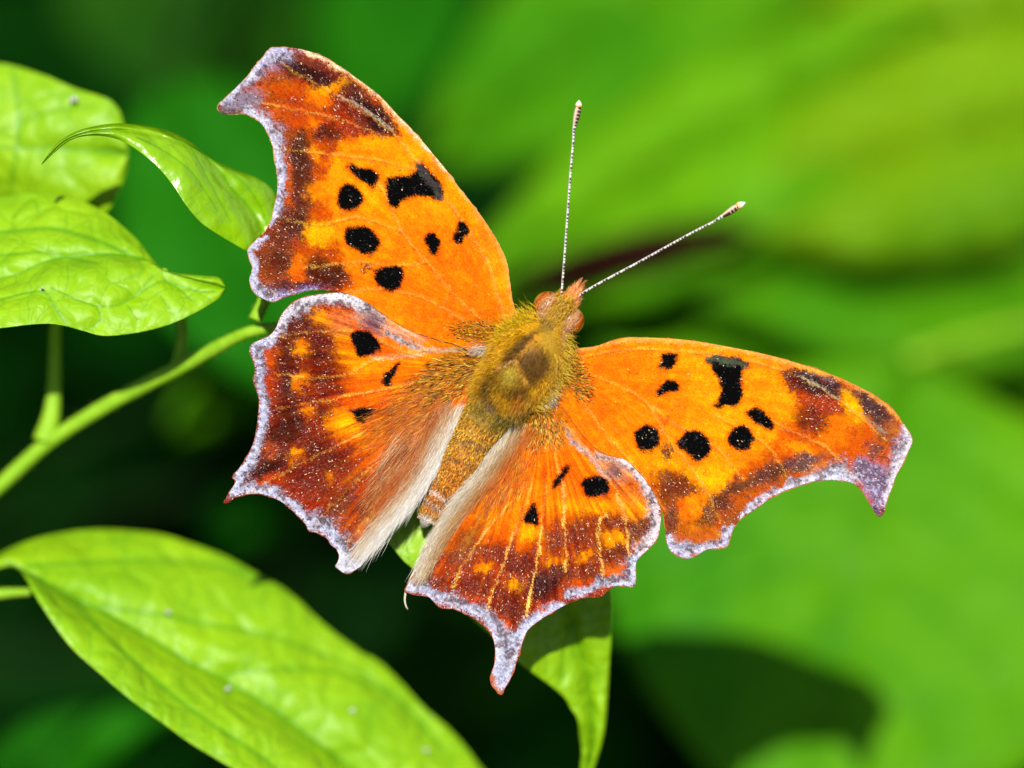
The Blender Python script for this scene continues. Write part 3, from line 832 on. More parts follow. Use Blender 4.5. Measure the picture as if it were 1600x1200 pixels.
def wing(name, outl, base, d0, slope, power, veins, paint, seed, label, flakes, under_col, vamp=0.1, fringe=1.1):
    ol = catmull(outl, 3, True)
    h = 1.3
    x0, y0 = ol.min(0) - 4
    x1, y1 = ol.max(0) + 4
    gx, gy = np.arange(x0, x1, h), np.arange(y0, y1, h)
    GX, GY = np.meshgrid(gx, gy)
    GX = GX + rng.uniform(-0.2, 0.2, GX.shape)
    GY = GY + rng.uniform(-0.2, 0.2, GY.shape)
    ins = inside(GX, GY, ol)
    cell = ins[:-1, :-1] | ins[1:, :-1] | ins[:-1, 1:] | ins[1:, 1:]
    use = np.zeros(GX.shape, bool)
    for a in (slice(None, -1), slice(1, None)):
        for b_ in (slice(None, -1), slice(1, None)):
            use[a, b_] |= cell
    X, Y = GX[use], GY[use]
    io = ~ins[use]
    _, nx, ny = seg_dist(X[io], Y[io], ol, True)
    X[io], Y[io] = nx, ny
    D = wing_depth(base, d0, slope, power, X, Y, veins, vamp, seed)
    pt = Painter(X, Y)
    pt.edge, _, _ = seg_dist(X, Y, catmull(outl, 2, True), True)
    paint(pt)
    keep_c = pt.c.copy()
    for vl in veins:
        pt.line(vl, 1.5, (252, 186, 80), 0.42)
    pt.c = np.where(pt.dark[:, None] > 0.3, keep_c, pt.c)
    pt.streak(base, 0.55 if name == 'hindwing' else 0.16)
    pt.grain(0.16)
    num = np.full(GX.shape, -1)
    num[use] = np.arange(use.sum())
    ci, cj = np.nonzero(cell)
    F = np.stack([num[ci, cj], num[ci + 1, cj], num[ci + 1, cj + 1], num[ci, cj + 1]], 1)
    V = P(X, Y, D)
    col = np.clip(pt.c * GAIN, 0.002, 0.8)
    o = mesh_obj(name, V, F, WING, BUG, col=col)
    o['label'] = label
    # underside: a coarser skin a hair's breadth behind, its fringe just proud of the margin
    h2 = 3.2
    gx, gy = np.arange(x0 - 4, x1 + 4, h2), np.arange(y0 - 4, y1 + 4, h2)
    UX, UY = np.meshgrid(gx, gy)
    dd, nx, ny = seg_dist(UX.ravel(), UY.ravel(), ol, True)
    dd = dd.reshape(UX.shape); nx = nx.reshape(UX.shape); ny = ny.reshape(UX.shape)
    isn = inside(UX, UY, ol)
    fr = fringe * (0.2 + 1.5 * vnoise(nx, ny, 11, seed + 20) * vnoise(nx, ny, 4, seed + 21) * 1.6)
    s = np.where(isn, -dd, dd) - fr
    ins2 = s < 0
    cell = ins2[:-1, :-1] | ins2[1:, :-1] | ins2[:-1, 1:] | ins2[1:, 1:]
    use = np.zeros(UX.shape, bool)
    for a in (slice(None, -1), slice(1, None)):
        for b_ in (slice(None, -1), slice(1, None)):
            use[a, b_] |= cell
    ox = ~ins2
    k = np.where(ox, fr / np.maximum(dd, 1e-3), 0)
    UX = np.where(ox, nx + (UX - nx) * k, UX)
    UY = np.where(ox, ny + (UY - ny) * k, UY)
    X2, Y2 = UX[use], UY[use]
    D2 = wing_depth(base, d0, slope, power, X2, Y2, veins, vamp, seed) + 0.07
    num = np.full(UX.shape, -1)
    num[use] = np.arange(use.sum())
    ci, cj = np.nonzero(cell)
    F2 = np.stack([num[ci, cj], num[ci, cj + 1], num[ci + 1, cj + 1], num[ci + 1, cj]], 1)
    c2 = lin(under_col) * GAIN * np.exp(0.5 * (vnoise(X2, Y2, 6, 3) - 0.5))[:, None]
    mesh_obj('underside', P(X2, Y2, D2), F2, UNDER, o, col=c2)
    # loose scales that catch the light, a few tinted pale as painted sparkle
    lum = pt.c @ np.array([0.3, 0.6, 0.1])
    wgt = np.where(lum < 0.16, 1.0, 0.02) * np.where(pt.dark > 0.5, 0.12, 1.0)
    # margins are pale and matt: fewer
    blue = pt.c[:, 2] / (pt.c[:, 0] + 1e-4)
    wgt = wgt * (0.12 + 2.2 * vnoise(X, Y, 11, seed + 5) ** 3 + 1.2 * vnoise(X, Y, 30, seed + 6) ** 3)
    pick = rng.choice(len(X), flakes, p=wgt / wgt.sum())
    fx, fy, fd = X[pick] + rng.normal(0, 0.6, flakes), Y[pick] + rng.normal(0, 0.6, flakes), D[pick]
    ok = inside(fx, fy, ol)
    fx, fy, fd, pick = fx[ok], fy[ok], fd[ok], pick[ok]
    n = len(fx)
    ang = np.arctan2(fy - base[1], fx - base[0]) + rng.normal(0, 0.35, n)
    L = rng.uniform(0.8, 1.8, n); W = rng.uniform(0.4, 0.8, n)
    fine = np.where(rng.random(n) < 0.5, 0.7, 1.0)
    L, W = L * fine, W * fine
    tl = rng.normal(0.0, 0.28, n)        # tilt along
    tw = rng.normal(0.0, 0.22, n)        # tilt across
    ca, sa = np.cos(ang), np.sin(ang)
    lift = 0.02 + rng.uniform(0, 0.03, n)
    vs_ = []
    for a, b_ in ((-1, -0.7), (1, -1), (1, 1), (-1, 0.7)):
        qx = fx + a * L * ca - b_ * W * sa
        qy = fy + a * L * sa + b_ * W * ca
        qd = fd - lift - 0.05 * (a * L * tl + b_ * W * tw) - 0.012 * a
        vs_.append(P(qx, qy, qd))
    FV = np.stack(vs_, 1).reshape(-1, 3)
    FF = (np.arange(n)[:, None] * 4 + np.array([[0, 3, 2, 1]])).astype(int)
    fc = pt.c[pick] * np.exp(rng.normal(-0.05, 0.34, n))[:, None]
    lm = lum[pick]
    pale = (rng.random(n) < np.where(lm < 0.17, 0.035, 0.008)) & (pt.dark[pick] < 0.5)
    pale |= (rng.random(n) < 0.03) & (pt.dark[pick] > 0.5)
    fc[pale] = lin((245, 205, 165)) * rng.uniform(0.5, 1.5, pale.sum())[:, None]
    fc = np.clip(fc * GAIN, 0.002, 0.85)
    mesh_obj('loose_scales', FV, FF, FLAKE, o, smooth=False, col=np.repeat(fc, 4, 0), kind='stuff')
    return o, ol

BUG = thing('butterfly', 'orange butterfly with black spots and ragged lilac-edged wings spread open on a leaf', 'butterfly', tuple(P(790, 620, 5)))

# -------- wing patterns
c1, c2, c3, c4, c5 = crop(320, 50, 5.333), crop(360, 250, 5.333), crop(560, 220, 4), crop(340, 440, 5.333), crop(340, 650, 4.6167)
c6, c7, c8 = crop(600, 650, 5), crop(620, 820, 4.2875), crop(800, 640, 4.138)
e1, e2, e3, e8 = crop(880, 500, 5.333), crop(1000, 640, 4.8), crop(1150, 540, 4.2867), crop(560, 440, 6)

LF_MARGIN = [p for p in LF_OUT[20:49]]
def paint_lf(p):
    p.blob((730, 490, 170, 120), ORG2, 0.8, 20, 0.8)
    p.blob((690, 420, 90, 90), ORG2, 0.35, 0, 0.8)
    # broad rusty outer band
    d, _, _ = seg_dist(p.sx, p.sy, LF_MARGIN)
    p.area([(622, 204), (578, 214), (540, 222), (518, 250), (508, 290), (514, 340), (530, 390), (548, 452), (500, 480), (390, 480), (375, 400), (420, 300), (400, 190), (330, 165), (430, 60), (560, 110)], RUST, 0.92, 9)
    p.area([(622, 204), (590, 210), (560, 208), (540, 190), (500, 170), (480, 120), (440, 100), (430, 60), (560, 110)], (150, 56, 14), 0.8, 8)
    p.put((1 - sstep(30, 70, d)) * 0.55, (150, 58, 14))
    for q, col, a, rot in [
        ((860, 320, 320, 110), (104, 42, 36), 0.95, 14), ((850, 340, 230, 60), (50, 26, 26), 0.85, 20), ((860, 240, 160, 40), (140, 60, 40), 0.7, 20), ((560, 360, 110, 70), (176, 70, 34), 0.7, 0),
        ((640, 500, 190, 55), RBR, 0.85, 10), ((1060, 470, 170, 45), YEL, 1.0, -12), ((960, 560, 100, 40), (244, 122, 4), 0.9, 10),
        ((740, 560, 120, 60), RUST, 0.6, 0), ((1330, 560, 210, 55), (110, 48, 28), 0.85, 42), ((1370, 690, 250, 95), DK, 1.0, 37), ((1230, 640, 150, 60), DRUST, 0.9, 35),
        ((1150, 760, 130, 90), (160, 48, 6), 0.8, 40), ((1030, 850, 110, 80), (84, 32, 14), 0.95, 30), ((760, 730, 90, 60), RBR, 0.8, 0), ((640, 640, 90, 60), (210, 96, 30), 0.6, 0),
        ((880, 760, 60, 60), (240, 120, 4), 0.6, 0), ((780, 1000, 95, 210), (78, 38, 26), 0.9, 8), ((920, 1010, 70, 42), (250, 140, 4), 1.0, 20), ((1010, 980, 60, 90), RUST, 0.6, 0),
        ((700, 860, 60, 60), (160, 66, 24), 0.6, 0)]:
        p.blob(c1(q)[0], col, a, rot, 0.5)
    for q, col, a, rot in [
        ((590, 200, 105, 320), (80, 42, 30), 0.85, 0), ((480, 190, 40, 280), (206, 92, 26), 0.7, 0), ((740, 270, 100, 70), (250, 140, 4), 0.85, 0), ((480, 590, 200, 170), (110, 48, 26), 0.85, -30), ((540, 560, 110, 150), (70, 30, 22), 0.6, -20),
        ((740, 610, 115, 90), YEL, 1.0, -10), ((740, 470, 110, 60), (214, 84, 6), 0.6, 0), ((620, 740, 130, 50), (200, 72, 10), 0.7, 30), ((360, 860, 170, 150), (112, 46, 26), 0.8, 0), ((420, 830, 80, 90), (70, 32, 22), 0.6, 0),
        ((800, 950, 190, 130), (74, 30, 14), 0.95, 10), ((565, 900, 85, 90), (240, 112, 8), 0.95, 0), ((540, 990, 100, 40), (200, 90, 20), 0.6, 0), ((860, 810, 90, 40), (200, 74, 8), 0.7, 15), ((520, 1060, 230, 40), (64, 36, 46), 0.85, -3), ((650, 1085, 160, 20), (120, 92, 150), 0.7, -3)]:
        p.blob(c2(q)[0], col, a, rot, 0.5)
    # lilac margin
    p.line(c1((640, 140), (540, 160), (460, 250), (380, 380), (280, 460), (170, 580)), [22, 20, 14, 12, 11, 12], LIL, 0.9)
    p.area(c1((150, 560), (330, 470), (500, 520), (440, 620), (340, 670), (180, 680), (120, 640)), (146, 142, 164), 0.8, 7)
    p.area(c1((540, 170), (700, 170), (640, 280), (520, 310), (440, 330)), (176, 168, 204), 0.75, 8)
    p.line(c1((120, 640), (160, 670), (300, 670)), 4, (40, 30, 34), 0.7)
    p.line(c1((360, 670), (460, 730), (550, 830), (605, 960), (620, 1100), (640, 1190)), [9, 12, 16, 12, 14, 10], (190, 190, 212), 0.92)
    p.line(c2((400, 40), (425, 160), (415, 300), (385, 420), (340, 510)), [9, 7, 8, 9, 6], LIL, 0.95)
    p.line(c2((290, 640), (180, 730), (170, 800), (200, 900), (190, 1000), (250, 1100), (350, 1145)), [5, 11, 8, 7, 10, 15, 11], LIL, 0.95)
    p.line(c2((420, 1120), (550, 1100), (700, 1085)), [7, 5, 4], (150, 140, 190), 0.7)
    # costa
    p.line([(808, 490), (794, 425), (762, 352), (704, 272), (622, 181), (547, 115), (482, 80)], 6, (246, 176, 96), 0.75)
    p.line([(700, 268), (622, 179), (547, 114), (470, 77)], 2.6, (255, 226, 190), 0.8)
    p.blob((772, 400, 22, 90), (250, 150, 20), 0.7, -18)
    # black marks
    p.spot(c2((975, 40), (1060, 60), (1150, 75), (1210, 95), (1235, 135), (1220, 190), (1180, 225), (1130, 205), (1070, 150), (1000, 90)))
    p.disc((546.6, 309), 20, 20)
    p.spot(c2((945, 630), (970, 570), (1050, 550), (1150, 570), (1210, 630), (1235, 690), (1215, 770), (1160, 790), (1080, 770), (1000, 730), (955, 690)))
    p.spot(c2((1200, 1000), (1215, 930), (1280, 885), (1360, 880), (1440, 910), (1450, 960), (1430, 1040), (1380, 1080), (1310, 1095), (1240, 1060)))
    p.spot(c3((170, 270), (190, 240), (250, 225), (330, 205), (362, 195), (360, 160), (400, 150), (450, 190), (500, 250), (532, 320), (525, 358), (500, 372), (470, 355), (420, 345), (370, 340), (310, 355), (270, 385), (240, 415), (210, 420), (195, 400), (190, 350), (170, 310)))
    p.spot(c3((465, 570), (510, 610), (510, 660), (490, 710), (450, 690), (425, 650), (420, 600)))
    p.spot(c3((640, 500), (670, 530), (690, 570), (670, 600), (650, 630), (610, 640), (595, 610), (615, 570), (620, 530)))
    p.blob(c2((1400, 780, 50, 50))[0], (216, 90, 6), 0.7)
    p.blob(c2((1130, 890, 60, 26))[0], (110, 40, 8), 0.8, 5)
    p.line(c1((1100, 530), (1250, 590), (1400, 690), (1560, 810)), 2.0, (190, 176, 156), 0.75)
    p.line(c3((370, 150), (430, 230), (520, 350)), 5, (96, 92, 84), 0.55)
    p.blob((770, 525, 45, 26), (120, 96, 20), 0.7, 20, 0.9)

LF_VEINS = [[(560, 260), (600, 300), (628, 362), (668, 410), (720, 470), (775, 520)], [(428, 340), (500, 352), (560, 340), (628, 362)], [(470, 420), (560, 410), (620, 415), (668, 410)], [(530, 458), (590, 452), (660, 465), (730, 505)],
            [(440, 100), (530, 152), (610, 205), (665, 270), (712, 330), (752, 390), (772, 440), (790, 500)], [(420, 230), (500, 240), (590, 250), (660, 268)], [(400, 160), (480, 175), (540, 190), (605, 215)]]
LF, LF_P = wing('forewing', LF_OUT, (800, 515), 0.1, -1.3, 1.3, LF_VEINS, paint_lf, 31, 'forewing with the hooked tip and the longer lilac notch', 13000, (206, 150, 96))

RF_MARGIN = [p for p in RF_OUT[16:52]]
def paint_rf(p):
    p.blob((930, 610, 90, 130), ORG2, 0.75, -30, 0.8)
    p.blob((985, 570, 80, 40), ORG2, 0.4, 0, 0.8)
    d, _, _ = seg_dist(p.sx, p.sy, RF_MARGIN)
    p.area(e3((360, 180), (350, 260), (430, 380), (440, 480), (330, 560), (240, 640), (180, 740), (60, 800), (-60, 880), (-60, 1200), (540, 960), (800, 980), (960, 1200), (1240, 640), (1060, 380), (720, 215)), (204, 82, 6), 0.92, 9)
    p.area(e3((360, 190), (380, 300), (450, 400), (480, 560), (620, 560), (700, 400), (700, 250)), (150, 50, 6), 0.85, 10)
    p.put((1 - sstep(48, 84, d)) * 0.7, (206, 84, 8))
    p.put((1 - sstep(22, 50, d)) * 0.5, (150, 66, 24))
    for q, col, a, rot in [
        ((560, 330, 230, 120), (178, 62, 6), 0.9, 25), ((500, 480, 120, 90), (118, 40, 8), 0.85, 20), ((490, 250, 170, 62), DK, 1.0, 22), ((560, 270, 190, 45), (60, 28, 30), 0.9, 22), ((390, 260, 50, 60), (100, 28, 6), 0.9, 20),
        ((700, 280, 120, 28), (70, 44, 56), 0.8, 28), ((770, 400, 55, 120), YEL, 1.0, -32), ((700, 520, 120, 50), (250, 128, 4), 0.9, 10), ((640, 630, 90, 60), (240, 116, 6), 0.8, 20), ((400, 680, 110, 40), (252, 140, 4), 0.9, 15),
        ((920, 420, 170, 58), (66, 46, 50), 0.95, 48), ((1000, 560, 90, 70), (110, 70, 50), 0.7, 50), ((1060, 560, 50, 60), (196, 96, 40), 0.7, 40), ((820, 620, 90, 90), (206, 88, 10), 0.7, 0), ((930, 700, 50, 60), (76, 56, 66), 0.7, 0), ((960, 800, 30, 70), (214, 96, 24), 0.7, -20), ((1030, 690, 25, 60), (204, 90, 26), 0.6, -20),
        ((450, 785, 110, 55), (92, 64, 70), 0.9, -15), ((230, 850, 160, 55), (84, 50, 40), 0.9, -25), ((330, 560, 60, 50), (206, 84, 8), 0.6, 0), ((200, 740, 70, 40), (204, 92, 8), 0.7, 0), ((560, 850, 90, 40), (214, 116, 44), 0.6, -15)]:
        p.blob(e3(q)[0], col, a, rot, 0.5)
    for q, col, a, rot in [
        ((270, 560, 160, 95), (112, 48, 12), 0.95, 15), ((210, 650, 70, 60), (100, 46, 14), 0.7, 0), ((585, 510, 95, 105), YEL, 1.0, 0), ((730, 580, 140, 50), (92, 58, 36), 0.9, -25), ((600, 690, 90, 60), (80, 44, 26), 0.9, -10), ((480, 800, 140, 90), (136, 66, 16), 0.8, 0), ((500, 780, 70, 60), (90, 44, 16), 0.6, 0),
        ((395, 730, 75, 85), (246, 122, 4), 1.0, 10), ((300, 780, 60, 70), (220, 104, 14), 0.8, 0), ((390, 950, 120, 50), (190, 96, 30), 0.7, 0), ((230, 840, 40, 110), (90, 54, 40), 0.8, 0), ((720, 820, 100, 60), (150, 84, 34), 0.7, -40), ((560, 950, 60, 60), (206, 104, 30), 0.7, 0), ((400, 520, 50, 60), (250, 136, 4), 0.6, 0)]:
        p.blob(e2(q)[0], col, a, rot, 0.5)
    p.area(e3((800, 780), (900, 760), (1000, 830), (1040, 930), (1000, 1060), (960, 1140), (900, 1060), (850, 960), (780, 880)), (140, 132, 180), 0.8, 8)
    p.area(e3((1080, 640), (1130, 540), (1180, 640), (1130, 740), (1060, 880), (1010, 900), (1040, 760)), (172, 164, 190), 0.8, 7)
    p.line(e3((1140, 560), (1170, 640), (1125, 740), (1065, 860), (1035, 950), (1005, 1050)), [8, 12, 10, 8, 6, 5], (214, 206, 214), 0.85)
    p.line(e3((930, 1100), (960, 1140), (990, 1110)), 4, (60, 50, 64), 0.8)
    p.line(e3((770, 890), (680, 850), (560, 880), (430, 910), (320, 950), (200, 1010), (110, 1080), (30, 1150)), [9, 17, 12, 10, 6, 7, 9, 4], (196, 200, 222), 0.92)
    p.line(e2((700, 870), (650, 930), (630, 1000), (520, 1020), (420, 1040), (330, 1050), (250, 1010), (215, 960)), [4, 13, 9, 6, 9, 15, 13, 6], LIL, 0.92)
    p.line([(892, 548), (950, 536), (1022, 529), (1142, 544), (1290, 583), (1372, 623), (1408, 658)], 4.5, (252, 184, 90), 0.6)
    p.spot(e1((830, 280), (955, 285), (940, 330), (900, 390), (850, 412), (800, 395), (795, 370), (825, 330)))
    p.spot(e1((860, 510), (945, 520), (965, 565), (930, 595), (870, 600), (820, 630), (775, 610), (770, 585), (820, 560)))
    p.spot(e1((1185, 350), (1215, 310), (1340, 300), (1440, 320), (1545, 350), (1540, 400), (1495, 430), (1480, 520), (1495, 600), (1470, 690), (1430, 720), (1350, 715), (1290, 730), (1255, 715), (1280, 680), (1305, 620), (1310, 540), (1290, 470), (1250, 410), (1225, 385)))
    p.disc(e1((700, 985))[0], 19.5, 21)
    p.spot(e1((950, 1030), (990, 965), (1060, 925), (1120, 925), (1190, 970), (1230, 1050), (1210, 1120), (1150, 1165), (1100, 1165), (1030, 1110)))
    p.disc(e1((1480, 985))[0], 20, 19.5)
    p.spot(e2((800, 20), (850, -5), (920, 10), (970, 70), (1000, 130), (960, 150), (900, 115), (850, 80), (800, 50)))
    p.blob(e1((870, 840, 60, 24))[0], (190, 70, 6), 0.6, -40)
    p.blob(e1((865, 1110, 34, 52))[0], (96, 36, 8), 0.85)
    p.line(e1((1215, 325), (1350, 335), (1520, 375)), 5, (96, 104, 84), 0.6)
    p.line(e3((400, 205), (520, 250), (680, 350)), 2.2, (140, 148, 130), 0.8)
    p.line(e3((410, 185), (560, 205), (660, 240)), 3, (70, 88, 104), 0.6)
    p.line(e3((840, 450), (920, 520), (1000, 590)), 2.0, (140, 140, 120), 0.7)
    p.blob((893, 580, 16, 40), (126, 108, 30), 0.6, 0, 0.9)

RF_VEINS = [[(890, 575), (960, 600), (1010, 630), (1040, 680), (1080, 730), (1110, 780), (1125, 820)], [(1010, 630), (1060, 665), (1120, 700), (1160, 750)], [(900, 560), (1000, 545), (1150, 560), (1250, 590), (1330, 640), (1385, 690)], [(1170, 640), (1230, 670), (1290, 700), (1350, 760)], [(1120, 650), (1190, 690), (1215, 720), (1235, 755)], [(890, 600), (950, 680), (1000, 740), (1040, 800)]]
RF, RF_P = wing('forewing', RF_OUT, (870, 575), 0.1, -1.0, 1.3, RF_VEINS, paint_rf, 32, 'forewing pointing away from the curled leaf with the dark hooked tip', 11000, (190, 110, 46))

LH_MARGIN = [p for p in LH_OUT[12:56]]
def paint_lh(p):
    p.c[:] = lin((230, 102, 2))
    p.blob((670, 555, 100, 50), (250, 124, 2), 0.8, 10, 0.9)
    d, _, _ = seg_dist(p.sx, p.sy, LH_MARGIN)
    p.put((1 - sstep(105, 165, d)) * 0.9, (172, 54, 3))
    p.put((1 - sstep(60, 115, d)) * 0.8, (122, 34, 4))
    for q, col, a, rot in [
        ((1080, 560, 170, 130), (248, 138, 4), 0.9, 40), ((1230, 720, 130, 90), (248, 138, 4), 0.9, 0), ((1000, 330, 200, 90), (232, 130, 60), 0.8, 0), ((1060, 1150, 120, 70), (252, 146, 4), 0.95, 0),
        ((690, 330, 120, 110), (100, 48, 40), 0.9, -50), ((860, 310, 75, 75), (250, 150, 10), 1.0, 0), ((440, 650, 80, 90), (226, 92, 10), 0.8, 0), ((450, 900, 90, 120), (206, 70, 8), 0.8, 0),
        ((570, 580, 85, 140), (84, 34, 22), 0.95, 10), ((703, 555, 72, 74), (250, 146, 4), 0.95, -20), ((870, 520, 110, 150), (110, 32, 10), 0.95, 0), ((840, 620, 80, 70), (76, 26, 14), 0.7, 0),
        ((560, 860, 90, 180), (76, 30, 20), 0.95, 10), ((690, 830, 50, 84), (246, 138, 4), 0.9, 20), ((900, 770, 150, 140), (104, 26, 8), 0.95, 0), ((930, 930, 110, 90), (110, 34, 10), 0.9, 0), ((600, 1110, 130, 100), (80, 32, 16), 0.9, 30),
        ((765, 1070, 55, 62), (246, 134, 4), 0.9, 0), ((870, 1090, 70, 80), (96, 30, 10), 0.9, 0), ((780, 960, 80, 60), (140, 40, 8), 0.7, 0), ((1150, 960, 200, 60), (210, 78, 6), 0.7, -15)]:
        p.blob(c4(q)[0], col, a * 0.92, rot, 0.7)
    for q, col, a, rot in [
        ((470, 130, 160, 75), (60, 28, 22), 0.95, -30), ((350, 350, 190, 70), (52, 28, 26), 0.95, -35), ((380, 240, 60, 50), (196, 74, 20), 0.7, 0), ((690, 200, 130, 110), (96, 26, 8), 0.95, 0), ((570, 285, 55, 40), (246, 138, 4), 0.9, 10), ((850, 330, 140, 90), (100, 40, 14), 0.9, -20), ((800, 450, 30, 35), (246, 130, 6), 1.0, 0),
        ((400, 460, 110, 50), (200, 66, 8), 0.9, -10), ((680, 610, 170, 80), (156, 44, 6), 0.85, 20), ((520, 410, 120, 60), (118, 34, 8), 0.8, 0), ((700, 470, 130, 90), (120, 36, 8), 0.8, 0), ((900, 60, 110, 90), (252, 150, 6), 0.95, 30), ((1100, 150, 110, 90), (250, 140, 6), 0.95, 0), ((980, 800, 90, 110), (196, 84, 20), 0.8, -40), ((960, 880, 60, 40), (120, 70, 60), 0.7, 0), ((900, 650, 120, 40), (122, 70, 46), 0.7, -40), ((1000, 450, 200, 40), (150, 76, 20), 0.6, -45)]:
        p.blob(c5(q)[0], col, a * 0.92, rot, 0.7)
    # pale inner margin beside the body
    m = p.area(c5((1480, -40), (1330, 200), (1230, 420), (1130, 700), (1060, 900), (960, 1060), (1100, 1080), (1385, 680), (1620, 250), (1700, 0)), (196, 140, 84), 0.85, 26)
    p.line([(726, 655), (700, 700), (676, 740), (655, 768), (620, 806), (585, 848), (565, 875)], [16, 17, 18, 18, 15, 12, 10], (226, 214, 200), 0.85)
    # lilac / white margins
    p.line(c4((1340, 310), (1200, 200), (1060, 135), (900, 135), (760, 165), (650, 215), (570, 300), (530, 380), (450, 470)), [9, 12, 11, 11, 12, 13, 12, 11, 10], (214, 208, 218), 0.9)
    p.line(c4((1180, 190), (1060, 125), (930, 120)), 7, (246, 240, 240), 0.7)
    p.area(c4((1280, 250), (1420, 330), (1600, 420), (1720, 470), (1500, 440), (1330, 400), (1150, 290)), (224, 176, 150), 0.8, 9)
    p.blob(c4((1300, 335, 95, 80))[0], (104, 68, 84), 0.85, 10, 0.6)
    p.line(c4((340, 520), (330, 590), (350, 680), (360, 780), (350, 850), (380, 960), (390, 1060), (370, 1180)), [12, 10, 8, 9, 8, 8, 9, 7], LIL, 0.95)
    p.line(c4((440, 480), (350, 530)), 12, LIL, 0.95)
    p.line(c5((330, 30), (310, 130), (265, 260), (220, 350), (150, 440), (120, 530), (80, 590)), [8, 7, 9, 10, 9, 9, 4], (190, 193, 218), 0.95)
    p.line(c5((140, 540), (230, 530), (320, 535), (420, 560), (520, 620), (610, 710), (700, 770), (790, 800), (860, 870), (900, 960), (930, 1050), (930, 1110)), [9, 10, 9, 11, 10, 10, 17, 15, 13, 15, 20, 12], (190, 193, 218), 0.95)
    p.area(c5((860, 980), (960, 960), (1050, 960), (1110, 900), (1080, 1040), (990, 1120), (900, 1120), (850, 1080)), (208, 208, 220), 0.9, 6)
    # veins pale near the base
    p.line(e8((960, 640), (760, 640), (630, 640), (500, 590), (380, 540), (270, 490)), [2.5, 3, 4, 5, 5, 4], (206, 178, 164), 0.9)
    p.line(e8((620, 650), (500, 690), (300, 705), (130, 712)), 3, (226, 170, 124), 0.8)
    p.spot(c4((1105, 440), (1150, 415), (1240, 420), (1320, 460), (1350, 530), (1320, 590), (1240, 630), (1170, 630), (1140, 570), (1115, 500)))
    p.spot(c4((1530, 680), (1480, 690), (1440, 740), (1390, 790), (1365, 840), (1400, 870), (1440, 850), (1460, 790), (1500, 720)))
    p.spot(c4((1110, 1080), (1190, 1055), (1310, 1050), (1270, 1120), (1210, 1180), (1160, 1150)))
    p.blob((735, 570, 50, 40), (110, 92, 20), 0.7, 0, 0.9)

LH_VEINS = [[(760, 560), (690, 548), (620, 545), (560, 520), (480, 520), (425, 528)], [(665, 548), (600, 558), (520, 590), (430, 585)], [(720, 580), (640, 600), (540, 620), (430, 640)], [(720, 590), (640, 640), (540, 690), (440, 740), (380, 775)], [(725, 600), (660, 660), (580, 730), (490, 820)], [(735, 605), (680, 680), (620, 750), (540, 850)]]
LH, LH_P = wing('hindwing', LH_OUT, (755, 580), 0.14, -1.05, 1.3, LH_VEINS, paint_lh, 33, 'hindwing with white scalloped edge beside the slanting stem', 14000, (150, 74, 24))

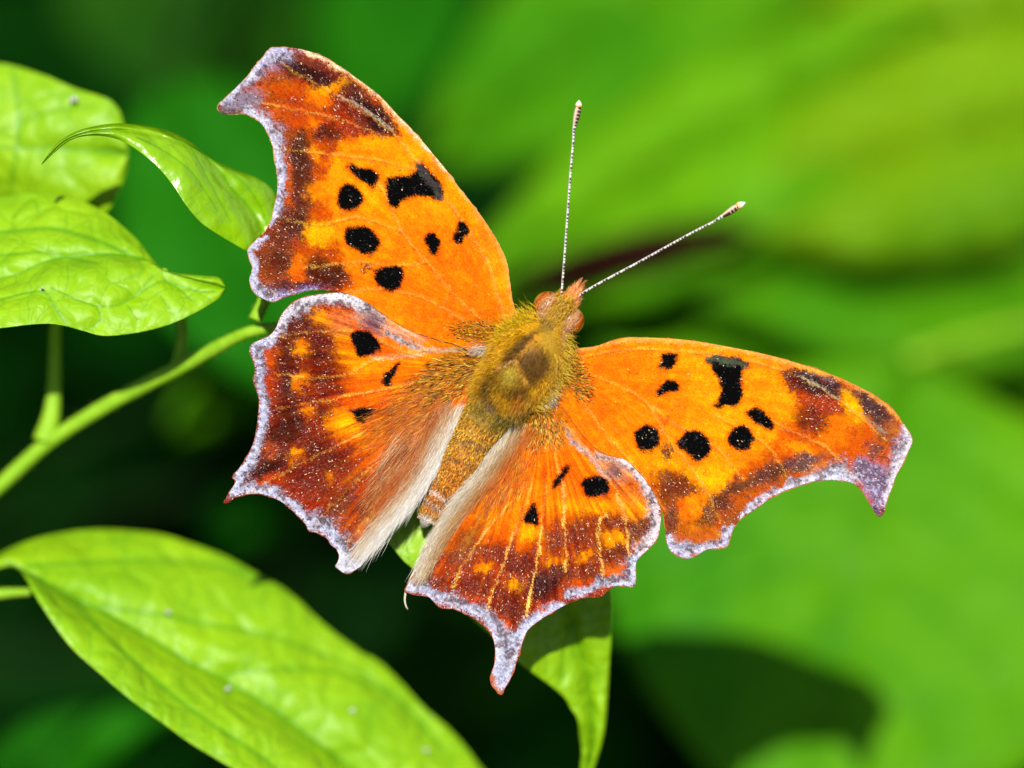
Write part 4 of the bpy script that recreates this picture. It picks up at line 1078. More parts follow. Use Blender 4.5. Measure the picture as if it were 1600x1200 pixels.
RH_MARGIN = [p for p in RH_OUT[13:52]]
def paint_rh(p):
    p.c[:] = lin((240, 116, 2))
    d, _, _ = seg_dist(p.sx, p.sy, RH_MARGIN)
    p.put((1 - sstep(100, 160, d)) * 0.85, (196, 72, 3))
    p.put((1 - sstep(55, 112, d)) * 0.85, (134, 38, 4))
    for q, col, a, rot in [
        ((560, 620, 220, 60), (255, 152, 4), 0.95, 0), ((800, 600, 110, 110), (240, 138, 40), 0.8, 0), ((110, 790, 80, 55), (254, 150, 4), 1.0, 0), ((640, 730, 110, 60), (126, 50, 12), 0.95, 0), ((430, 800, 110, 90), (118, 42, 8), 0.95, 0), ((270, 840, 90, 70), (128, 46, 8), 0.9, -20),
        ((830, 760, 95, 85), (114, 58, 30), 0.9, 0), ((800, 650, 70, 60), (252, 146, 6), 0.85, 0), ((660, 840, 66, 48), (250, 146, 4), 0.95, -10), ((465, 945, 76, 34), (250, 146, 4), 0.95, -18), ((265, 980, 55, 34), (246, 134, 4), 0.9, -10), ((660, 935, 90, 40), (100, 48, 26), 0.9, -10), ((500, 1040, 140, 45), (112, 44, 18), 0.9, -15), ((280, 1080, 80, 70), (84, 36, 22), 0.9, 0), ((420, 1130, 100, 50), (206, 78, 12), 0.8, -15), ((680, 1030, 90, 50), (220, 100, 20), 0.9, -20), ((850, 860, 60, 50), (214, 112, 50), 0.7, 0), ((40, 990, 90, 60), (110, 34, 8), 0.9, 0), ((200, 1150, 70, 70), (66, 30, 26), 0.9, 0), ((10, 900, 60, 60), (190, 70, 6), 0.7, 0), ((180, 900, 50, 100), (160, 56, 8), 0.6, 0)]:
        p.blob(c8(q)[0], col, a * 0.92, rot, 0.7)
    for q, col, a, rot in [
        ((640, 190, 140, 60), (120, 38, 8), 0.9, 0), ((830, 270, 120, 70), (104, 32, 8), 0.95, 0), ((880, 60, 80, 50), (254, 148, 4), 0.9, 0), ((580, 290, 48, 26), (252, 140, 4), 1.0, 5), ((790, 415, 52, 42), (255, 156, 4), 1.0, 0), ((970, 430, 75, 100), (60, 28, 30), 0.95, 0), ((770, 560, 120, 110), (96, 30, 16), 0.9, 0), ((560, 420, 150, 70), (126, 40, 8), 0.85, 0), ((500, 500, 100, 40), (206, 74, 10), 0.8, 0), ((700, 680, 50, 50), (224, 84, 12), 0.9, 0), ((1000, 560, 60, 40), (210, 80, 12), 0.8, -30), ((430, 180, 60, 150), (130, 80, 40), 0.75, 25), ((520, 70, 40, 130), (150, 84, 30), 0.6, 25), ((280, 300, 150, 60), (190, 78, 10), 0.8, 0), ((230, 360, 60, 35), (110, 54, 60), 0.8, 0), ((330, 120, 50, 120), (214, 110, 20), 0.6, 30), ((870, 440, 60, 50), (110, 34, 10), 0.8, 0)]:
        p.blob(c7(q)[0], col, a * 0.92, rot, 0.7)
    # beige inner margin
    p.area([(800, 650), (815, 665), (780, 705), (760, 740), (735, 780), (705, 820), (680, 860), (655, 905), (630, 925), (640, 895), (660, 850), (680, 815), (715, 770), (755, 715), (780, 680)], (196, 140, 84), 0.85, 20)
    p.line([(690, 812), (668, 846), (655, 875), (643, 905), (634, 922)], [8, 7, 6, 4, 3], (220, 206, 190), 0.8)
    p.line(c8((560, 300), (680, 330), (780, 380), (850, 450), (900, 540), (925, 640), (930, 740), (900, 830), (850, 900), (790, 960)), [5, 6, 8, 11, 12, 12, 11, 12, 12, 11], (224, 208, 210), 0.92)
    p.area(c8((330, 100), (400, 190), (520, 290), (640, 320), (760, 400), (740, 460), (640, 440), (560, 350), (440, 250)), (226, 158, 104), 0.75, 8)
    p.blob(c8((655, 395, 60, 55))[0], (128, 84, 92), 0.85, -30, 0.6)
    p.line(c8((340, 110), (370, 180), (460, 260), (540, 340), (620, 450)), [3, 3.5, 4, 4, 4], (214, 180, 170), 0.85)
    p.line(c8((790, 970), (770, 1050), (780, 1110)), [12, 14, 10], LIL, 0.9)
    p.line(c8((760, 1110), (680, 1120), (590, 1110), (500, 1160), (380, 1190)), [9, 11, 9, 8, 8], (190, 193, 218), 0.95)
    p.line(c7((1100, 540), (1000, 590), (900, 660), (830, 740)), [9, 9, 12, 14], LIL, 0.95)
    p.line(c7((90, 430), (180, 430), (270, 480), (370, 500), (480, 560), (580, 600), (660, 670), (700, 740)), [8, 11, 12, 11, 10, 10, 12, 14], (190, 193, 218), 0.95)
    p.area(c7((650, 720), (760, 720), (860, 700), (830, 830), (780, 980), (720, 1110), (640, 1060), (655, 930)), (190, 193, 218), 0.95, 6)
    p.line(c7((640, 1030), (660, 1090), (700, 1130)), 4, (196, 100, 50), 0.8)
    p.spot(c8((450, 470), (480, 435), (560, 420), (610, 455), (635, 510), (600, 555), (530, 570), (470, 545)))
    p.spot(c8((355, 350), (360, 400), (325, 460), (275, 515), (255, 490), (270, 455), (310, 420), (335, 375)))
    p.spot(c8((140, 600), (165, 650), (172, 740), (110, 745), (65, 720), (90, 660)))
    for vl, a in ((c7((620, 20), (460, 240), (370, 420)), 0.8), (c7((800, 30), (700, 300), (610, 550)), 0.8), (c7((970, 20), (920, 350), (860, 620)), 0.9), (c8((680, 540), (740, 750), (755, 950)), 0.8), (c8((600, 690), (550, 740), (570, 900), (590, 1090)), 0.9), (c8((330, 500), (340, 750), (350, 1050)), 0.8)):
        p.line(vl, 1.9, (232, 168, 84), a * 0.95)
    p.blob((845, 650, 45, 35), (116, 96, 24), 0.6, 0, 0.9)

RH_VEINS = [c7((900, -300), (620, 20), (460, 240), (370, 420)), c7((900, -250), (800, 30), (700, 300), (610, 550)), c7((1000, -280), (970, 20), (920, 350), (860, 600)), [(880, 660), (920, 710), (965, 770), (979, 820), (982, 870)], c8((600, 690), (550, 740), (570, 900), (590, 1090)), c8((260, 200), (330, 500), (340, 750), (350, 1050))]
RH, RH_P = wing('hindwing', RH_OUT, (850, 630), 0.14, -0.75, 1.3, RH_VEINS, paint_rh, 34, 'hindwing with the long pale tail above the hanging leaf tip', 12000, (186, 84, 30))

# -------- body: one continuous surface from abdomen tip to head
BODY = tint_mat('insect_body', rough=0.6, spec=0.25, bump=0.8, bscale=6000)
spine = np.array([(660, 824, 3, 3, 1.9), (664, 817, 10, 9, 1.5), (672, 801, 16, 14, 1.3), (687, 770, 20, 19, 0.9), (713, 730, 29, 27, 0.4), (737, 688, 31, 30, 0.1), (760, 652, 37, 34, 0.0), (783, 618, 42, 40, -0.1),
                  (803, 590, 50, 50, -0.3), (824, 560, 53, 54, -0.45), (842, 535, 47, 47, -0.4), (857, 513, 33, 32, -0.2), (867, 499, 26, 28, -0.2), (878, 482, 22, 26, -0.15), (889, 467, 16, 18, -0.1), (896, 458, 8, 8, -0.1), (898, 455, 2, 2, -0.1)], float)
NS_, NR_ = 300, 110
sp = resample(spine, np.linspace(0, 1, NS_))
tan = np.gradient(sp[:, :2], axis=0)
tan /= np.linalg.norm(tan, axis=1)[:, None]
nrm2 = np.stack([tan[:, 1], -tan[:, 0]], 1)      # sideways in the picture plane
ang = np.linspace(0, 2 * math.pi, NR_, endpoint=False)
seg = np.zeros(NS_)
fr = np.linspace(0, 1, NS_)
abd = fr < 0.52
seg[abd] = 0.06 * np.abs(np.sin(fr[abd] * 52))    # abdominal rings
BX = sp[:, 0:1] + nrm2[:, 0:1] * sp[:, 2:3] * np.cos(ang) * (1 - seg[:, None])
BY = sp[:, 1:2] + nrm2[:, 1:2] * sp[:, 2:3] * np.cos(ang) * (1 - seg[:, None])
BD = sp[:, 4:5] - sp[:, 3:4] * PX * np.sin(ang) * (1 - seg[:, None])
bv = P(BX, BY, BD)
idx = np.arange(NS_ * NR_).reshape(NS_, NR_)
bf = np.stack([idx[:-1], np.roll(idx, -1, 1)[:-1], np.roll(idx, -1, 1)[1:], idx[1:]], -1).reshape(-1, 4)

b4 = crop(700, 430, 5)
def body_colour(X, Y, speck=True):
    """coat colour at photo pixels"""
    n = len(X)
    jx = X + rng.normal(0, 2.2, n); jy = Y + rng.normal(0, 2.2, n)
    c = np.tile(lin((196, 142, 12)), (n, 1))
    def put(m, col):
        nonlocal c
        c = c * (1 - m[:, None]) + lin(col) * m[:, None]
    def add(cx, cy, rx, ry, rot, col, a=1.0, soft=0.5):
        t = R(rot)
        u = (jx - cx) * math.cos(t) + (jy - cy) * math.sin(t)
        v = -(jx - cx) * math.sin(t) + (jy - cy) * math.cos(t)
        put((1 - sstep(1 - soft, 1 + soft, np.sqrt((u / rx) ** 2 + (v / ry) ** 2))) * a, col)
    def poly(pts, col, a=1.0, soft=7):
        q = catmull(pts, 3, True)
        d, _, _ = seg_dist(jx, jy, q, True)
        put((1 - sstep(-soft, soft, np.where(inside(jx, jy, q), -d, d))) * a, col)
    def stroke(pts, w, col, a=1.0):
        d, _, _ = seg_dist(jx, jy, catmull(pts, 4))
        put((1 - sstep(0.6 * w, 1.3 * w, d)) * a, col)
    # abdomen
    add(735, 698, 70, 30, -60, (214, 146, 22))
    add(705, 750, 50, 30, -58, (228, 134, 16), 0.9)
    add(685, 785, 26, 24, 0, (206, 112, 44), 0.9)
    if speck:
        k = rng.random(n)
        ab = Y - 0.62 * (X - 760) > 660
        m = (ab & (k < 0.28)).astype(float)
        put(m * 0.8, (84, 60, 20))
        put((ab & (k > 0.9)).astype(float) * 0.8, (250, 206, 110))
    stroke([(670, 764), (684, 772), (700, 786)], 2.5, (216, 208, 200), 0.85)
    stroke([(664, 782), (678, 790), (690, 800)], 3.0, (150, 144, 140), 0.7)
    add(662, 818, 16, 13, 0, (220, 210, 200), 0.95)
    stroke([(700, 716), (722, 722), (740, 734)], 4, (84, 66, 46), 0.5)
    stroke([(722, 690), (745, 694), (762, 704)], 5, (96, 80, 66), 0.5)
    add(765, 652, 40, 20, 25, (140, 116, 30), 0.8)
    # thorax: golden ring, two velvety patches, pale T-shaped seams
    add(818, 555, 66, 52, -52, (226, 164, 4))
    add(862, 545, 14, 50, -12, (190, 150, 40), 0.8)
    poly(b4((720, 420), (600, 470), (490, 560), (410, 680), (450, 720), (550, 680), (610, 590), (680, 500)), (78, 50, 12), 0.92)
    poly(b4((600, 600), (720, 560), (800, 660), (770, 770), (650, 870), (610, 810), (545, 690)), (86, 54, 12), 0.92)
    poly(b4((620, 590), (700, 520), (760, 560), (740, 600), (650, 620)), (150, 104, 14), 0.7)
    poly(b4((370, 720), (330, 790), (280, 880), (290, 960), (350, 930), (360, 850), (400, 760)), (64, 46, 14), 0.95)
    poly(b4((390, 745), (520, 690), (600, 830), (520, 900), (440, 920), (370, 880)), (156, 118, 24), 0.95)
    poly(b4((430, 780), (500, 720), (530, 790), (470, 860)), (222, 196, 70), 0.7)
    poly(b4((440, 920), (540, 880), (630, 850), (620, 930), (520, 950)), (84, 48, 18), 0.9)
    poly(b4((520, 960), (570, 960), (580, 1030), (540, 1040)), (216, 100, 10), 0.9)
    poly(b4((290, 990), (360, 960), (400, 1040), (330, 1080)), (66, 58, 60), 0.7)
    stroke(b4((700, 470), (620, 560), (530, 660)), 1.8, (226, 150, 24), 0.95)
    stroke(b4((530, 672), (460, 690), (380, 730)), 1.8, (240, 176, 110), 0.9)
    stroke(b4((530, 672), (570, 760), (620, 850)), 1.8, (236, 172, 70), 0.9)
    # head
    add(878, 484, 24, 30, -50, (196, 150, 30), 0.85)
    add(852, 505, 10, 16, 0, (70, 52, 20), 0.5)
    stroke([(846, 500), (856, 506), (864, 514)], 2.5, (60, 36, 12), 0.7)
    add(845, 478, 12, 16, 0, (230, 180, 150), 0.8)
    add(893, 515, 12, 18, 0, (230, 180, 150), 0.8)
    add(887, 535, 8, 18, 0, (220, 170, 136), 0.8)
    add(896, 455, 16, 14, 0, (220, 112, 40), 0.8)
    return c
bc = body_colour(BX.ravel(), BY.ravel())
body = mesh_obj('body', bv.reshape(-1, 3), bf, BODY, BUG, col=np.clip(bc * GAIN, 0.002, 0.7))
body['label'] = 'furry body with golden thorax and tapering abdomen'

# coat of hair on thorax, head and abdomen
def coat(n, lo, hi, lmin, lmax, width, spread, sweep, lift, name, light=1.0, stiff=None):
    i = rng.integers(int(lo * NS_), int(hi * NS_), n)
    a = rng.uniform(-0.25, math.pi + 0.25, n)      # upper half, what light and lens reach
    t = i + rng.random(n)
    i1 = np.minimum(i + 1, NS_ - 1)
    w_ = (t - i)[:, None]
    S_ = sp[i] * (1 - w_) + sp[i1] * w_
    nn = nrm2[i]
    x = S_[:, 0] + nn[:, 0] * S_[:, 2] * np.cos(a)
    y = S_[:, 1] + nn[:, 1] * S_[:, 2] * np.cos(a)
    d = S_[:, 4] - S_[:, 3] * PX * np.sin(a)
    root = P(x, y, d + 0.05)
    out = (nn[:, 0] * np.cos(a))[:, None] * AU - (nn[:, 1] * np.cos(a))[:, None] * AV + np.sin(a)[:, None] * AW
    back = -(tan[i][:, 0][:, None] * AU - tan[i][:, 1][:, None] * AV)
    dr = out * lift + back * sweep + rng.normal(0, spread, (n, 3))
    dr /= np.linalg.norm(dr, axis=1)[:, None]
    L = rng.uniform(lmin, lmax, n)[:, None] * 0.001
    tip = root + dr * L
    cen = np.hypot((x - 815) * 0.9, y - 568) < 42
    L = np.where(cen & (lo > 0.4) & (hi < 0.8), 0.5, 1.0)[:, None] * L
    tip = root + dr * L
    c = body_colour(x, y) * np.exp(rng.normal(0, 0.45, n))[:, None] * GAIN * light * 1.25
    hv, hf, hc = hairs(root, tip, width * 0.001, np.clip(c * 0.8, 0.003, 0.8), bend=out * L * 0.12, col_tip=np.clip(c * 1.25, 0.003, 0.85))
    mesh_obj(name, hv, hf, FUR, body, smooth=False, col=hc, kind='stuff')
coat(13000, 0.50, 0.78, 0.4, 0.85, 0.03, 0.22, 0.8, 0.6, 'thorax_fur')
coat(2600, 0.78, 0.97, 0.15, 0.4, 0.024, 0.3, 0.3, 0.9, 'head_fur')
coat(9000, 0.03, 0.50, 0.12, 0.28, 0.05, 0.2, 1.0, 0.3, 'abdomen_scales', 1.1)

# ruff of longer yellow hair along the sides of the thorax
def tuft(name, line, n, ldir, lmin, lmax, col, width=0.035, d0=-1.2, spread=0.35, jit=8, parent=None, ctip=None):
    ts = rng.random(n)
    c = resample(np.array([(p[0], p[1], 0) for p in line], float), ts)
    x = c[:, 0] + rng.normal(0, jit, n)
    y = c[:, 1] + rng.normal(0, jit, n)
    d = d0 + rng.normal(0, 0.3, n)
    root = P(x, y, d)
    if callable(ldir):
        dx, dy = ldir(x, y)
    else:
        dx, dy = np.full(n, ldir[0]), np.full(n, ldir[1])
    nn = np.hypot(dx, dy) + 1e-9
    dr = (dx / nn)[:, None] * AU - (dy / nn)[:, None] * AV + 0.25 * AW + rng.normal(0, spread, (n, 3))
    dr /= np.linalg.norm(dr, axis=1)[:, None]
    L = rng.uniform(lmin, lmax, n)[:, None] * 0.001
    cc = lin(col) * GAIN * 1.2 * np.exp(rng.normal(0, 0.4, n))[:, None]
    ct = cc if ctip is None else lin(ctip) * GAIN * np.exp(rng.normal(0, 0.25, n))[:, None]
    hv, hf, hc = hairs(root, root + dr * L, width * 0.001, np.clip(cc, 0.003, 0.85), bend=AW * 0.1 * L, col_tip=np.clip(ct, 0.003, 0.85))
    return mesh_obj(name, hv, hf, FUR, parent or body, smooth=False, col=hc, kind='stuff')
tuft('collar_fur', [(788, 530), (800, 515), (815, 505), (835, 498)], 1500, (-0.6, -0.5), 0.4, 0.9, (232, 180, 2), ctip=(236, 204, 30))
tuft('side_fur', [(790, 530), (775, 560), (765, 590), (758, 615)], 1700, (-0.8, 0.5), 0.5, 1.1, (228, 172, 4), d0=-0.6, ctip=(226, 190, 40))
tuft('side_fur', [(868, 520), (878, 545), (872, 580), (855, 605), (835, 630)], 1700, (0.7, 0.5), 0.4, 0.9, (226, 174, 14), d0=-0.7, ctip=(226, 200, 70))
tuft('rump_fur', [(780, 615), (800, 622), (825, 618)], 800, (-0.6, 0.9), 0.5, 1.2, (140, 110, 26), d0=-1.4, ctip=(214, 150, 30))
tuft('waist_fur', [(752, 635), (770, 650), (800, 645), (815, 630)], 700, (-0.5, 0.9), 0.5, 1.0, (90, 76, 30), d0=-1.2, ctip=(150, 140, 50))

# golden scale-hairs at the wing roots, streaming outwards
def basal(parent, base, cen, rx, ry, rot, n, cols, lmin, lmax, dep, width=0.045):
    a = rng.uniform(0, 2 * math.pi, n)
    r = np.sqrt(rng.random(n)) * rng.uniform(0.5, 1, n)
    u, v = rx * r * np.cos(a), ry * r * np.sin(a)
    t = R(rot)
    x = cen[0] + u * math.cos(t) - v * math.sin(t)
    y = cen[1] + u * math.sin(t) + v * math.cos(t)
    dx, dy = x - base[0], y - base[1]
    nn = np.hypot(dx, dy) + 1e-9
    an = np.arctan2(dy, dx) + rng.normal(0, 0.22, n)
    L = rng.uniform(lmin, lmax, n) / PX
    d = dep(x, y) - 0.04
    d2 = dep(x + np.cos(an) * L, y + np.sin(an) * L) - rng.uniform(0.04, 0.22, n)
    root, tip = P(x, y, d), P(x + np.cos(an) * L, y + np.sin(an) * L, d2)
    cc = np.array([lin(c) for c in cols])[rng.integers(0, len(cols), n)] * GAIN * np.exp(rng.normal(0, 0.3, n))[:, None]
    hv, hf, hc = hairs(root, tip, width * 0.001, np.clip(cc, 0.003, 0.8))
    mesh_obj('root_hair', hv, hf, FUR, parent, smooth=False, col=hc, kind='stuff')
GOLD = [(250, 190, 20), (236, 156, 10), (110, 76, 14), (60, 42, 12), (255, 214, 90), (240, 140, 10), (250, 130, 4)]
GOLD2 = [(250, 140, 8), (236, 116, 4), (214, 96, 4), (250, 180, 40), (150, 80, 10)]
dLF = lambda x, y: wing_depth((800, 515), 0.1, -1.3, 1.3, x, y, LF_VEINS, 0.1, 31)
dRF = lambda x, y: wing_depth((870, 575), 0.1, -1.0, 1.3, x, y, RF_VEINS, 0.1, 32)
dLH = lambda x, y: wing_depth((755, 580), 0.14, -1.05, 1.3, x, y, LH_VEINS, 0.1, 33)
dRH = lambda x, y: wing_depth((850, 630), 0.14, -0.75, 1.3, x, y, RH_VEINS, 0.1, 34)
basal(LF, (815, 530), (748, 518), 55, 18, 5, 900, GOLD, 0.15, 0.4, dLF)
basal(LH, (790, 570), (700, 590), 75, 40, -25, 1500, GOLD, 0.25, 0.7, dLH)
basal(LH, (790, 560), (640, 640), 110, 45, -35, 1600, GOLD2, 0.5, 1.3, dLH, 0.022)
basal(RF, (860, 590), (905, 595), 22, 45, -20, 800, GOLD, 0.15, 0.35, dRF)
basal(RH, (850, 620), (845, 672), 45, 40, 0, 1300, GOLD, 0.2, 0.5, dRH)
basal(RH, (860, 610), (790, 745), 40, 90, 30, 1300, GOLD2, 0.4, 1.0, dRH, 0.022)

# long pale hair lying over the inner margins of the hindwings
def fringe_hair(parent, edge, n, direc, lmin, lmax, cols, dep, inw, width=0.03, rise=0.5, jitter=0.12):
    ts = rng.random(n)
    c = resample(np.array([(p[0], p[1], 0) for p in edge], float), ts)
    w = rng.random(n) ** 1.35 * (1 - 0.6 * ts)
    ix, iy = inw
    x = c[:, 0] + ix * w * 44 + rng.normal(0, 3, n)
    y = c[:, 1] + iy * w * 44 + rng.normal(0, 3, n)
    an = np.interp(ts, np.linspace(0, 1, len(direc)), [R(q) for q in direc]) + rng.normal(0, jitter, n)
    L = rng.uniform(lmin, lmax, n) / PX
    x2, y2 = x + np.cos(an) * L, y + np.sin(an) * L
    d1 = dep(x, y) - 0.03
    d2 = dep(x2, y2) - rng.uniform(0.05, rise, n)
    k = np.clip((w * len(cols) + rng.normal(0, 0.7, n)).astype(int), 0, len(cols) - 1)
    cc = np.array([lin(q) for q in cols])[k] * GAIN * 1.25 * np.exp(rng.normal(0, 0.22, n))[:, None]
    root, tip = P(x, y, d1), P(x2, y2, d2)
    hv, hf, hc = hairs(root, tip, width * 0.001, np.clip(cc, 0.003, 0.85), bend=AW * 0.00006)
    mesh_obj('margin_hair', hv, hf, FUR, parent, smooth=False, col=hc, kind='stuff')
PALE = [(246, 240, 232), (240, 228, 210), (224, 196, 160), (206, 160, 110), (206, 130, 60), (190, 90, 20)]
BEIGE = [(238, 226, 206), (220, 194, 154), (206, 168, 116), (200, 146, 80), (214, 120, 30), (230, 110, 8)]
fringe_hair(LH, [(735, 640), (712, 676), (690, 716), (668, 756), (640, 790), (610, 824), (585, 855)], 6500, [114, 116, 120, 125, 128, 128], 0.9, 2.4, PALE, dLH, (-1.1, -0.4), width=0.02, rise=0.35)
fringe_hair(LH, [(690, 690), (665, 722), (635, 755), (612, 785)], 1500, [128, 130, 130], 1.0, 2.6, [(206, 110, 30), (190, 90, 14), (224, 160, 90), (150, 66, 14), (236, 196, 150), (230, 130, 20)], dLH, (-1.7, -0.5), width=0.02, rise=0.3, jitter=0.16)
fringe_hair(RH, [(800, 655), (776, 690), (752, 728), (728, 760), (700, 800), (672, 848), (655, 890)], 6000, [112, 116, 128, 132, 126, 118], 0.7, 1.8, BEIGE, dRH, (0.9, 0.25), width=0.02, rise=0.45)
# the curled wisp at the corner of the tail wing
w_ = resample(np.array([(652, 884, .5), (642, 906, .3), (635, 922, .2), (632.5, 936, .2), (634, 946, .3), (637, 952, .4)], float), np.linspace(0, 1, 16))
v, f = tube(P(w_[:, 0], w_[:, 1], w_[:, 2]), np.linspace(0.00016, 0.00007, 16), 6)
mesh_obj('margin_curl', v, f, UNDER, RH, col=np.tile(lin((230, 214, 190)) * GAIN, (len(v), 1)))

# -------- head details: eyes, palps, antennae
def blob_mesh(cx, cy, cd, r, sq=(1, 1, 1), nu=28, nv=18):
    u = np.linspace(0, 2 * math.pi, nu, endpoint=False)
    v = np.linspace(0.001, math.pi - 0.001, nv)
    uu, vv = np.meshgrid(u, v)
    x = np.sin(vv) * np.cos(uu); y = np.sin(vv) * np.sin(uu); z = np.cos(vv)
    c = P(cx, cy, cd)
    w = c + r * 0.001 * (x[..., None] * AU * sq[0] + y[..., None] * AV * sq[1] + z[..., None] * AW * sq[2])
    i = np.arange(nu * nv).reshape(nv, nu)
    f = np.stack([i[:-1], np.roll(i, -1, 1)[:-1], np.roll(i, -1, 1)[1:], i[1:]], -1).reshape(-1, 4)
    return w.reshape(-1, 3), f, (x.ravel(), y.ravel(), z.ravel())
EYE = tint_mat('insect_eye', rough=0.28, spec=0.45, bump=0.3, bscale=16000)
for cx, cy, ax in ((856, 478, (-0.75, 0.66)), (890, 501, (0.8, -0.5))):
    v, f, (x, y, z) = blob_mesh(cx, cy, 0.0, 1.16)
    q = x * ax[0] + y * ax[1]                     # outwards from the head
    band = 0.5 + 0.5 * np.sin(q * 9 + 0.6)
    c = lin((196, 136, 84)) * (1 - sstep(0.3, 0.5, q))[:, None] + lin((206, 112, 30)) * sstep(0.3, 0.5, q)[:, None]
    m_ = (np.exp(-((q - 0.4) / 0.06) ** 2))[:, None]
    c = c * (1 - m_) + lin((110, 52, 20)) * m_
    m_ = (np.exp(-((q - 0.72) / 0.08) ** 2))[:, None]
    c = c * (1 - m_) + lin((120, 50, 14)) * m_
    m_ = sstep(0.84, 0.95, q)[:, None]
    c = c * (1 - m_) + lin((206, 140, 30)) * m_
    mesh_obj('eye', v, f, EYE, BUG, col=np.clip(c * GAIN * 1.2, 0.003, 0.7))
for nm, cx, cy, ln, dr_ in (('brow_scales', 860, 482, [(846, 478), (856, 470), (868, 466)], (-0.2, 0.6)), ('brow_scales', 886, 502, [(892, 486), (896, 500), (892, 516)], (-0.5, 0.7))):
    tuft(nm, ln, 240, dr_, 0.12, 0.34, (226, 186, 140), width=0.03, d0=-1.05, spread=0.3, jit=4, ctip=(206, 120, 50))
tuft('crown_fur', [(858, 508), (872, 490), (884, 474), (890, 466)], 1300, (-0.5, 0.6), 0.2, 0.5, (220, 160, 20), width=0.03, d0=-1.4, spread=0.4, jit=7, ctip=(226, 190, 70))
PALP = tint_mat('palp_scales', rough=0.5, spec=0.3, bump=0.8, bscale=9000)
for a, m_, t, r0 in (((884, 470), (897, 453), (906, 438), 0.5), ((891, 472), (903, 457), (912, 443), 0.42), ((894, 480), (901, 473), (905, 465), 0.32)):
    w = resample(np.array([(a[0], a[1], -0.3), (m_[0], m_[1], -0.6), (t[0], t[1], -0.7)], float), np.linspace(0, 1, 14))
    v, f = tube(P(w[:, 0], w[:, 1], w[:, 2]), np.array([0.8, 0.95, 1, 1, 0.98, 0.95, 0.9, 0.82, 0.72, 0.6, 0.46, 0.32, 0.18, 0.04]) * r0 * 0.001, 12)
    g_ = vnoise(np.arange(len(v)) * 1.0, np.arange(len(v)) * 0.37, 2.0, 9)[:, None]
    c = lin((206, 100, 20)) * (1 - g_) + lin((232, 170, 90)) * g_
    o = mesh_obj('palp', v, f, PALP, BUG, col=np.clip(c * GAIN * 1.1, 0.003, 0.8))
    n = 160
    i = rng.integers(0, len(v), n)
    root = v[i]
    dr = (P(t[0], t[1], -0.7) - P(a[0], a[1], -0.3))
    dr /= np.linalg.norm(dr)
    tip = root + (dr + rng.normal(0, 0.25, (n, 3))) * rng.uniform(0.15, 0.4, n)[:, None] * 0.001
    cc = np.where(rng.random(n)[:, None] < 0.5, lin((220, 106, 24)), lin((244, 196, 150))) * GAIN
    hv, hf, hc = hairs(root, tip, 0.00004, cc)
    mesh_obj('palp_hair', hv, hf, FUR, o, smooth=False, col=hc, kind='stuff')

ANT = tint_mat('antenna_rings', rough=0.5, spec=0.3)
def antenna(pts, clubpts, tip, wclub):
    full = np.array([(p[0], p[1], p[2]) for p in pts + clubpts], float)
    n = 260
    ts = np.linspace(0, 1, n)
    w = resample(full, ts)
    L = np.hypot(np.diff(full[:, 0]), np.diff(full[:, 1])).sum()
    ringn = L / 5.6
    ph = ts * ringn
    r = np.full(n, 0.088)
    tc_ = (np.hypot(*(np.array(clubpts[0][:2]) - np.array(pts[0][:2])))) / L
    k = sstep(tc_ - 0.02, min(tc_ + 0.09, 0.97), ts)
    r = r + k * (wclub - 0.088)
    r = r * (1 - 0.05 * (np.abs((ph % 1) - 0.5) > 0.4))
    r[-6:] *= np.linspace(1, 0.8, 6)
    v, f = tube(P(w[:, 0], w[:, 1], w[:, 2]), r * 0.001, 12)
    ring = np.repeat(np.arange(n), 12)
    side = np.tile(np.arange(12), n)
    p_ = (ph[ring] % 1)
    # each joint: dark on the upper face with a white hind rim and white underside
    dark = (p_ + 0.25 * np.sin(ring * 0.37) > 0.5) & (np.sin(side / 12 * 2 * math.pi + 0.9) > -0.1)
    kk = k[ring]
    c = np.where(dark[:, None], lin((70, 52, 44)), lin((236, 230, 224)))
    clubdark = (p_ > 0.14) & (np.cos(side / 12 * 2 * math.pi - 2.2) < 0.88)
    cl = np.where(clubdark[:, None], lin((72, 38, 22)), lin((220, 196, 170)))
    c = np.where((kk > 0.35)[:, None], cl, c)
    o = mesh_obj('antenna', v, f, ANT, BUG, col=np.clip(c * GAIN * 1.15, 0.003, 0.8))
    e = full[-1]
    ww = resample(np.array([tuple(e), ((e[0] * 0.5 + tip[0] * 0.5), (e[1] * 0.5 + tip[1] * 0.5), e[2]), (tip[0], tip[1], e[2])]), np.linspace(0, 1, 10))
    vv, ff = tube(P(ww[:, 0], ww[:, 1], ww[:, 2]), np.array([1.0, 1.02, 1.02, 0.98, 0.9, 0.78, 0.62, 0.44, 0.26, 0.06]) * wclub * 0.001, 12)
    cc = np.repeat(np.linspace(0, 1, 10), 12)[:, None]
    mesh_obj('tip', vv, ff, ANT, o, col=(lin((236, 170, 80)) * (1 - sstep(0.1, 0.5, cc)) + lin((255, 246, 224)) * sstep(0.1, 0.5, cc)) * GAIN * 1.3)
antenna([(877, 462, -0.6), (879, 440, -0.9), (884.5, 367, -1.3), (890.5, 282, -1.5), (895.5, 222, -1.5)], [(896.5, 205, -1.5), (900, 185, -1.5), (903.8, 167, -1.5)], (905, 156.5), 0.27)
antenna([(892, 471, -0.6), (925, 449, -1.0), (1001, 408, -1.3), (1075, 367, -1.5), (1112, 348, -1.5)], [(1122, 342, -1.5), (1138, 332, -1.5), (1152, 322.5, -1.5)], (1165, 316), 0.28)

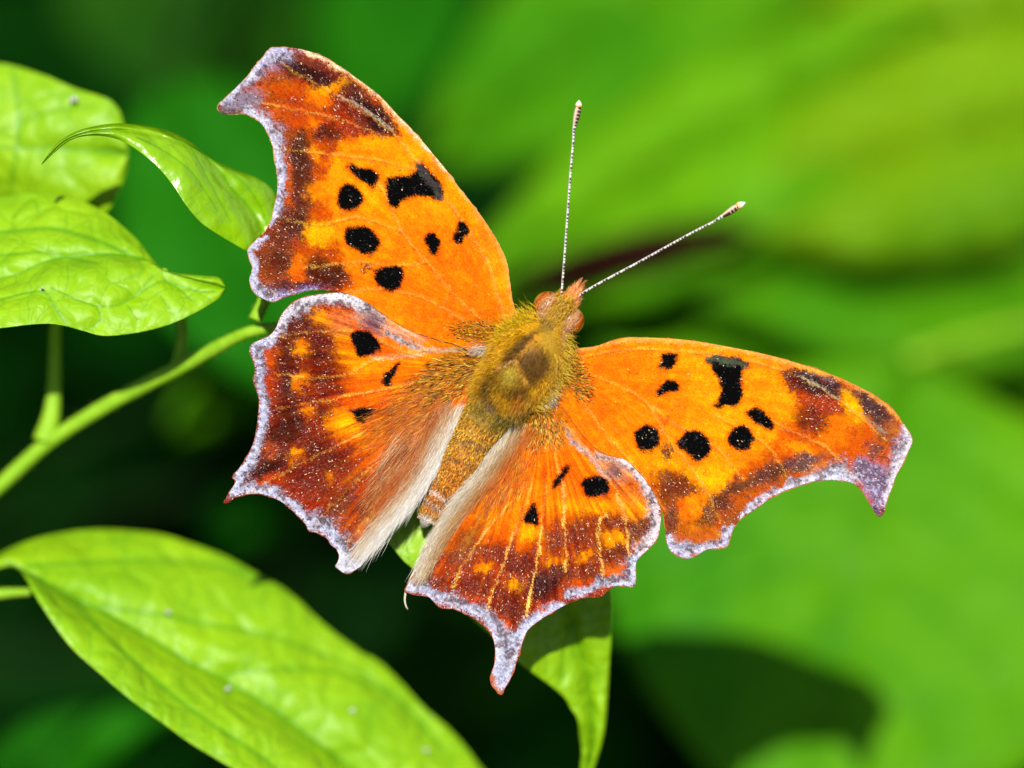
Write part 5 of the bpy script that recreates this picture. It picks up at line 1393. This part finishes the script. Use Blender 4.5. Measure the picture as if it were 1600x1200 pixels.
# wing roots: pale plates, and the white spot by the collar
for cx, cy, rr, sq, rt in ((814, 496, 0.2, (1, 1, 1), 0),):
    v, f, (x, y, z) = blob_mesh(cx, cy, -0.1, rr, sq)
    c = lin((190, 168, 146)) * (0.5 + 0.7 * vnoise(x * 8 + 9, y * 8 + 9, 1.3, 2))[:, None]
    mesh_obj('shoulder_plate', v, f, BODY, BUG, col=np.clip(c * GAIN, 0.003, 0.8))
# four walking legs that grip the leaf below
for hx, hy, kx, ky, fx, fy, fd in ((800, 560, 760, 590, 742, 640, 5.2), (830, 570, 850, 640, 838, 700, 5.6), (790, 600, 740, 660, 716, 720, 5.0), (810, 600, 800, 690, 780, 760, 5.6)):
    w = resample(np.array([(hx, hy, 1.6), (kx, ky, 2.2), ((kx + fx) / 2, (ky + fy) / 2, 3.8), (fx, fy, fd), (fx - 10, fy + 12, fd + 0.25)], float), np.linspace(0, 1, 24))
    v, f = tube(P(w[:, 0], w[:, 1], w[:, 2]), np.interp(np.linspace(0, 1, 24), [0, 0.3, 0.6, 1], [0.28, 0.22, 0.15, 0.09]) * 0.001, 8)
    mesh_obj('leg', v, f, BODY, BUG, col=np.tile(lin((190, 150, 100)) * GAIN, (len(v), 1)))

# bits of white fluff caught on the leaves
for par, x, y, d, r in ((lb, 37, 386, 6.0, 0.14), (lb, 66, 450, 2.0, 0.2), (lf, 115, 155, 14.0, 0.4), (ld, 262, 956, 14.5, 0.3), (ld, 356, 1076, 13.6, 0.3), (ld, 550, 1110, 16.6, 0.3), (ld, 666, 1172, 18.2, 0.3)):
    v, f, (x_, y_, z_) = blob_mesh(x, y, d - 0.3, r, (1.6, 0.8, 0.4), 14, 9)
    v = P(x, y, d - 0.3) + (v - P(x, y, d - 0.3)) * 0.4 + rng.normal(0, 0.2, v.shape) * r * 0.001
    mesh_obj('fluff', v, f, FUR, par, col=np.tile([0.8, 0.8, 0.76], (len(v), 1)))

# pale tufts over the wing joints
tuft('joint_tuft', [(740, 544), (755, 548), (770, 552)], 420, (-0.8, 0.2), 0.2, 0.55, (220, 200, 176), width=0.03, d0=-0.35, spread=0.3, jit=5, ctip=(236, 226, 214))
tuft('joint_tuft', [(868, 604), (862, 618), (856, 630)], 420, (0.5, 0.7), 0.2, 0.5, (206, 190, 170), width=0.03, d0=-0.35, spread=0.3, jit=5, ctip=(230, 220, 206))
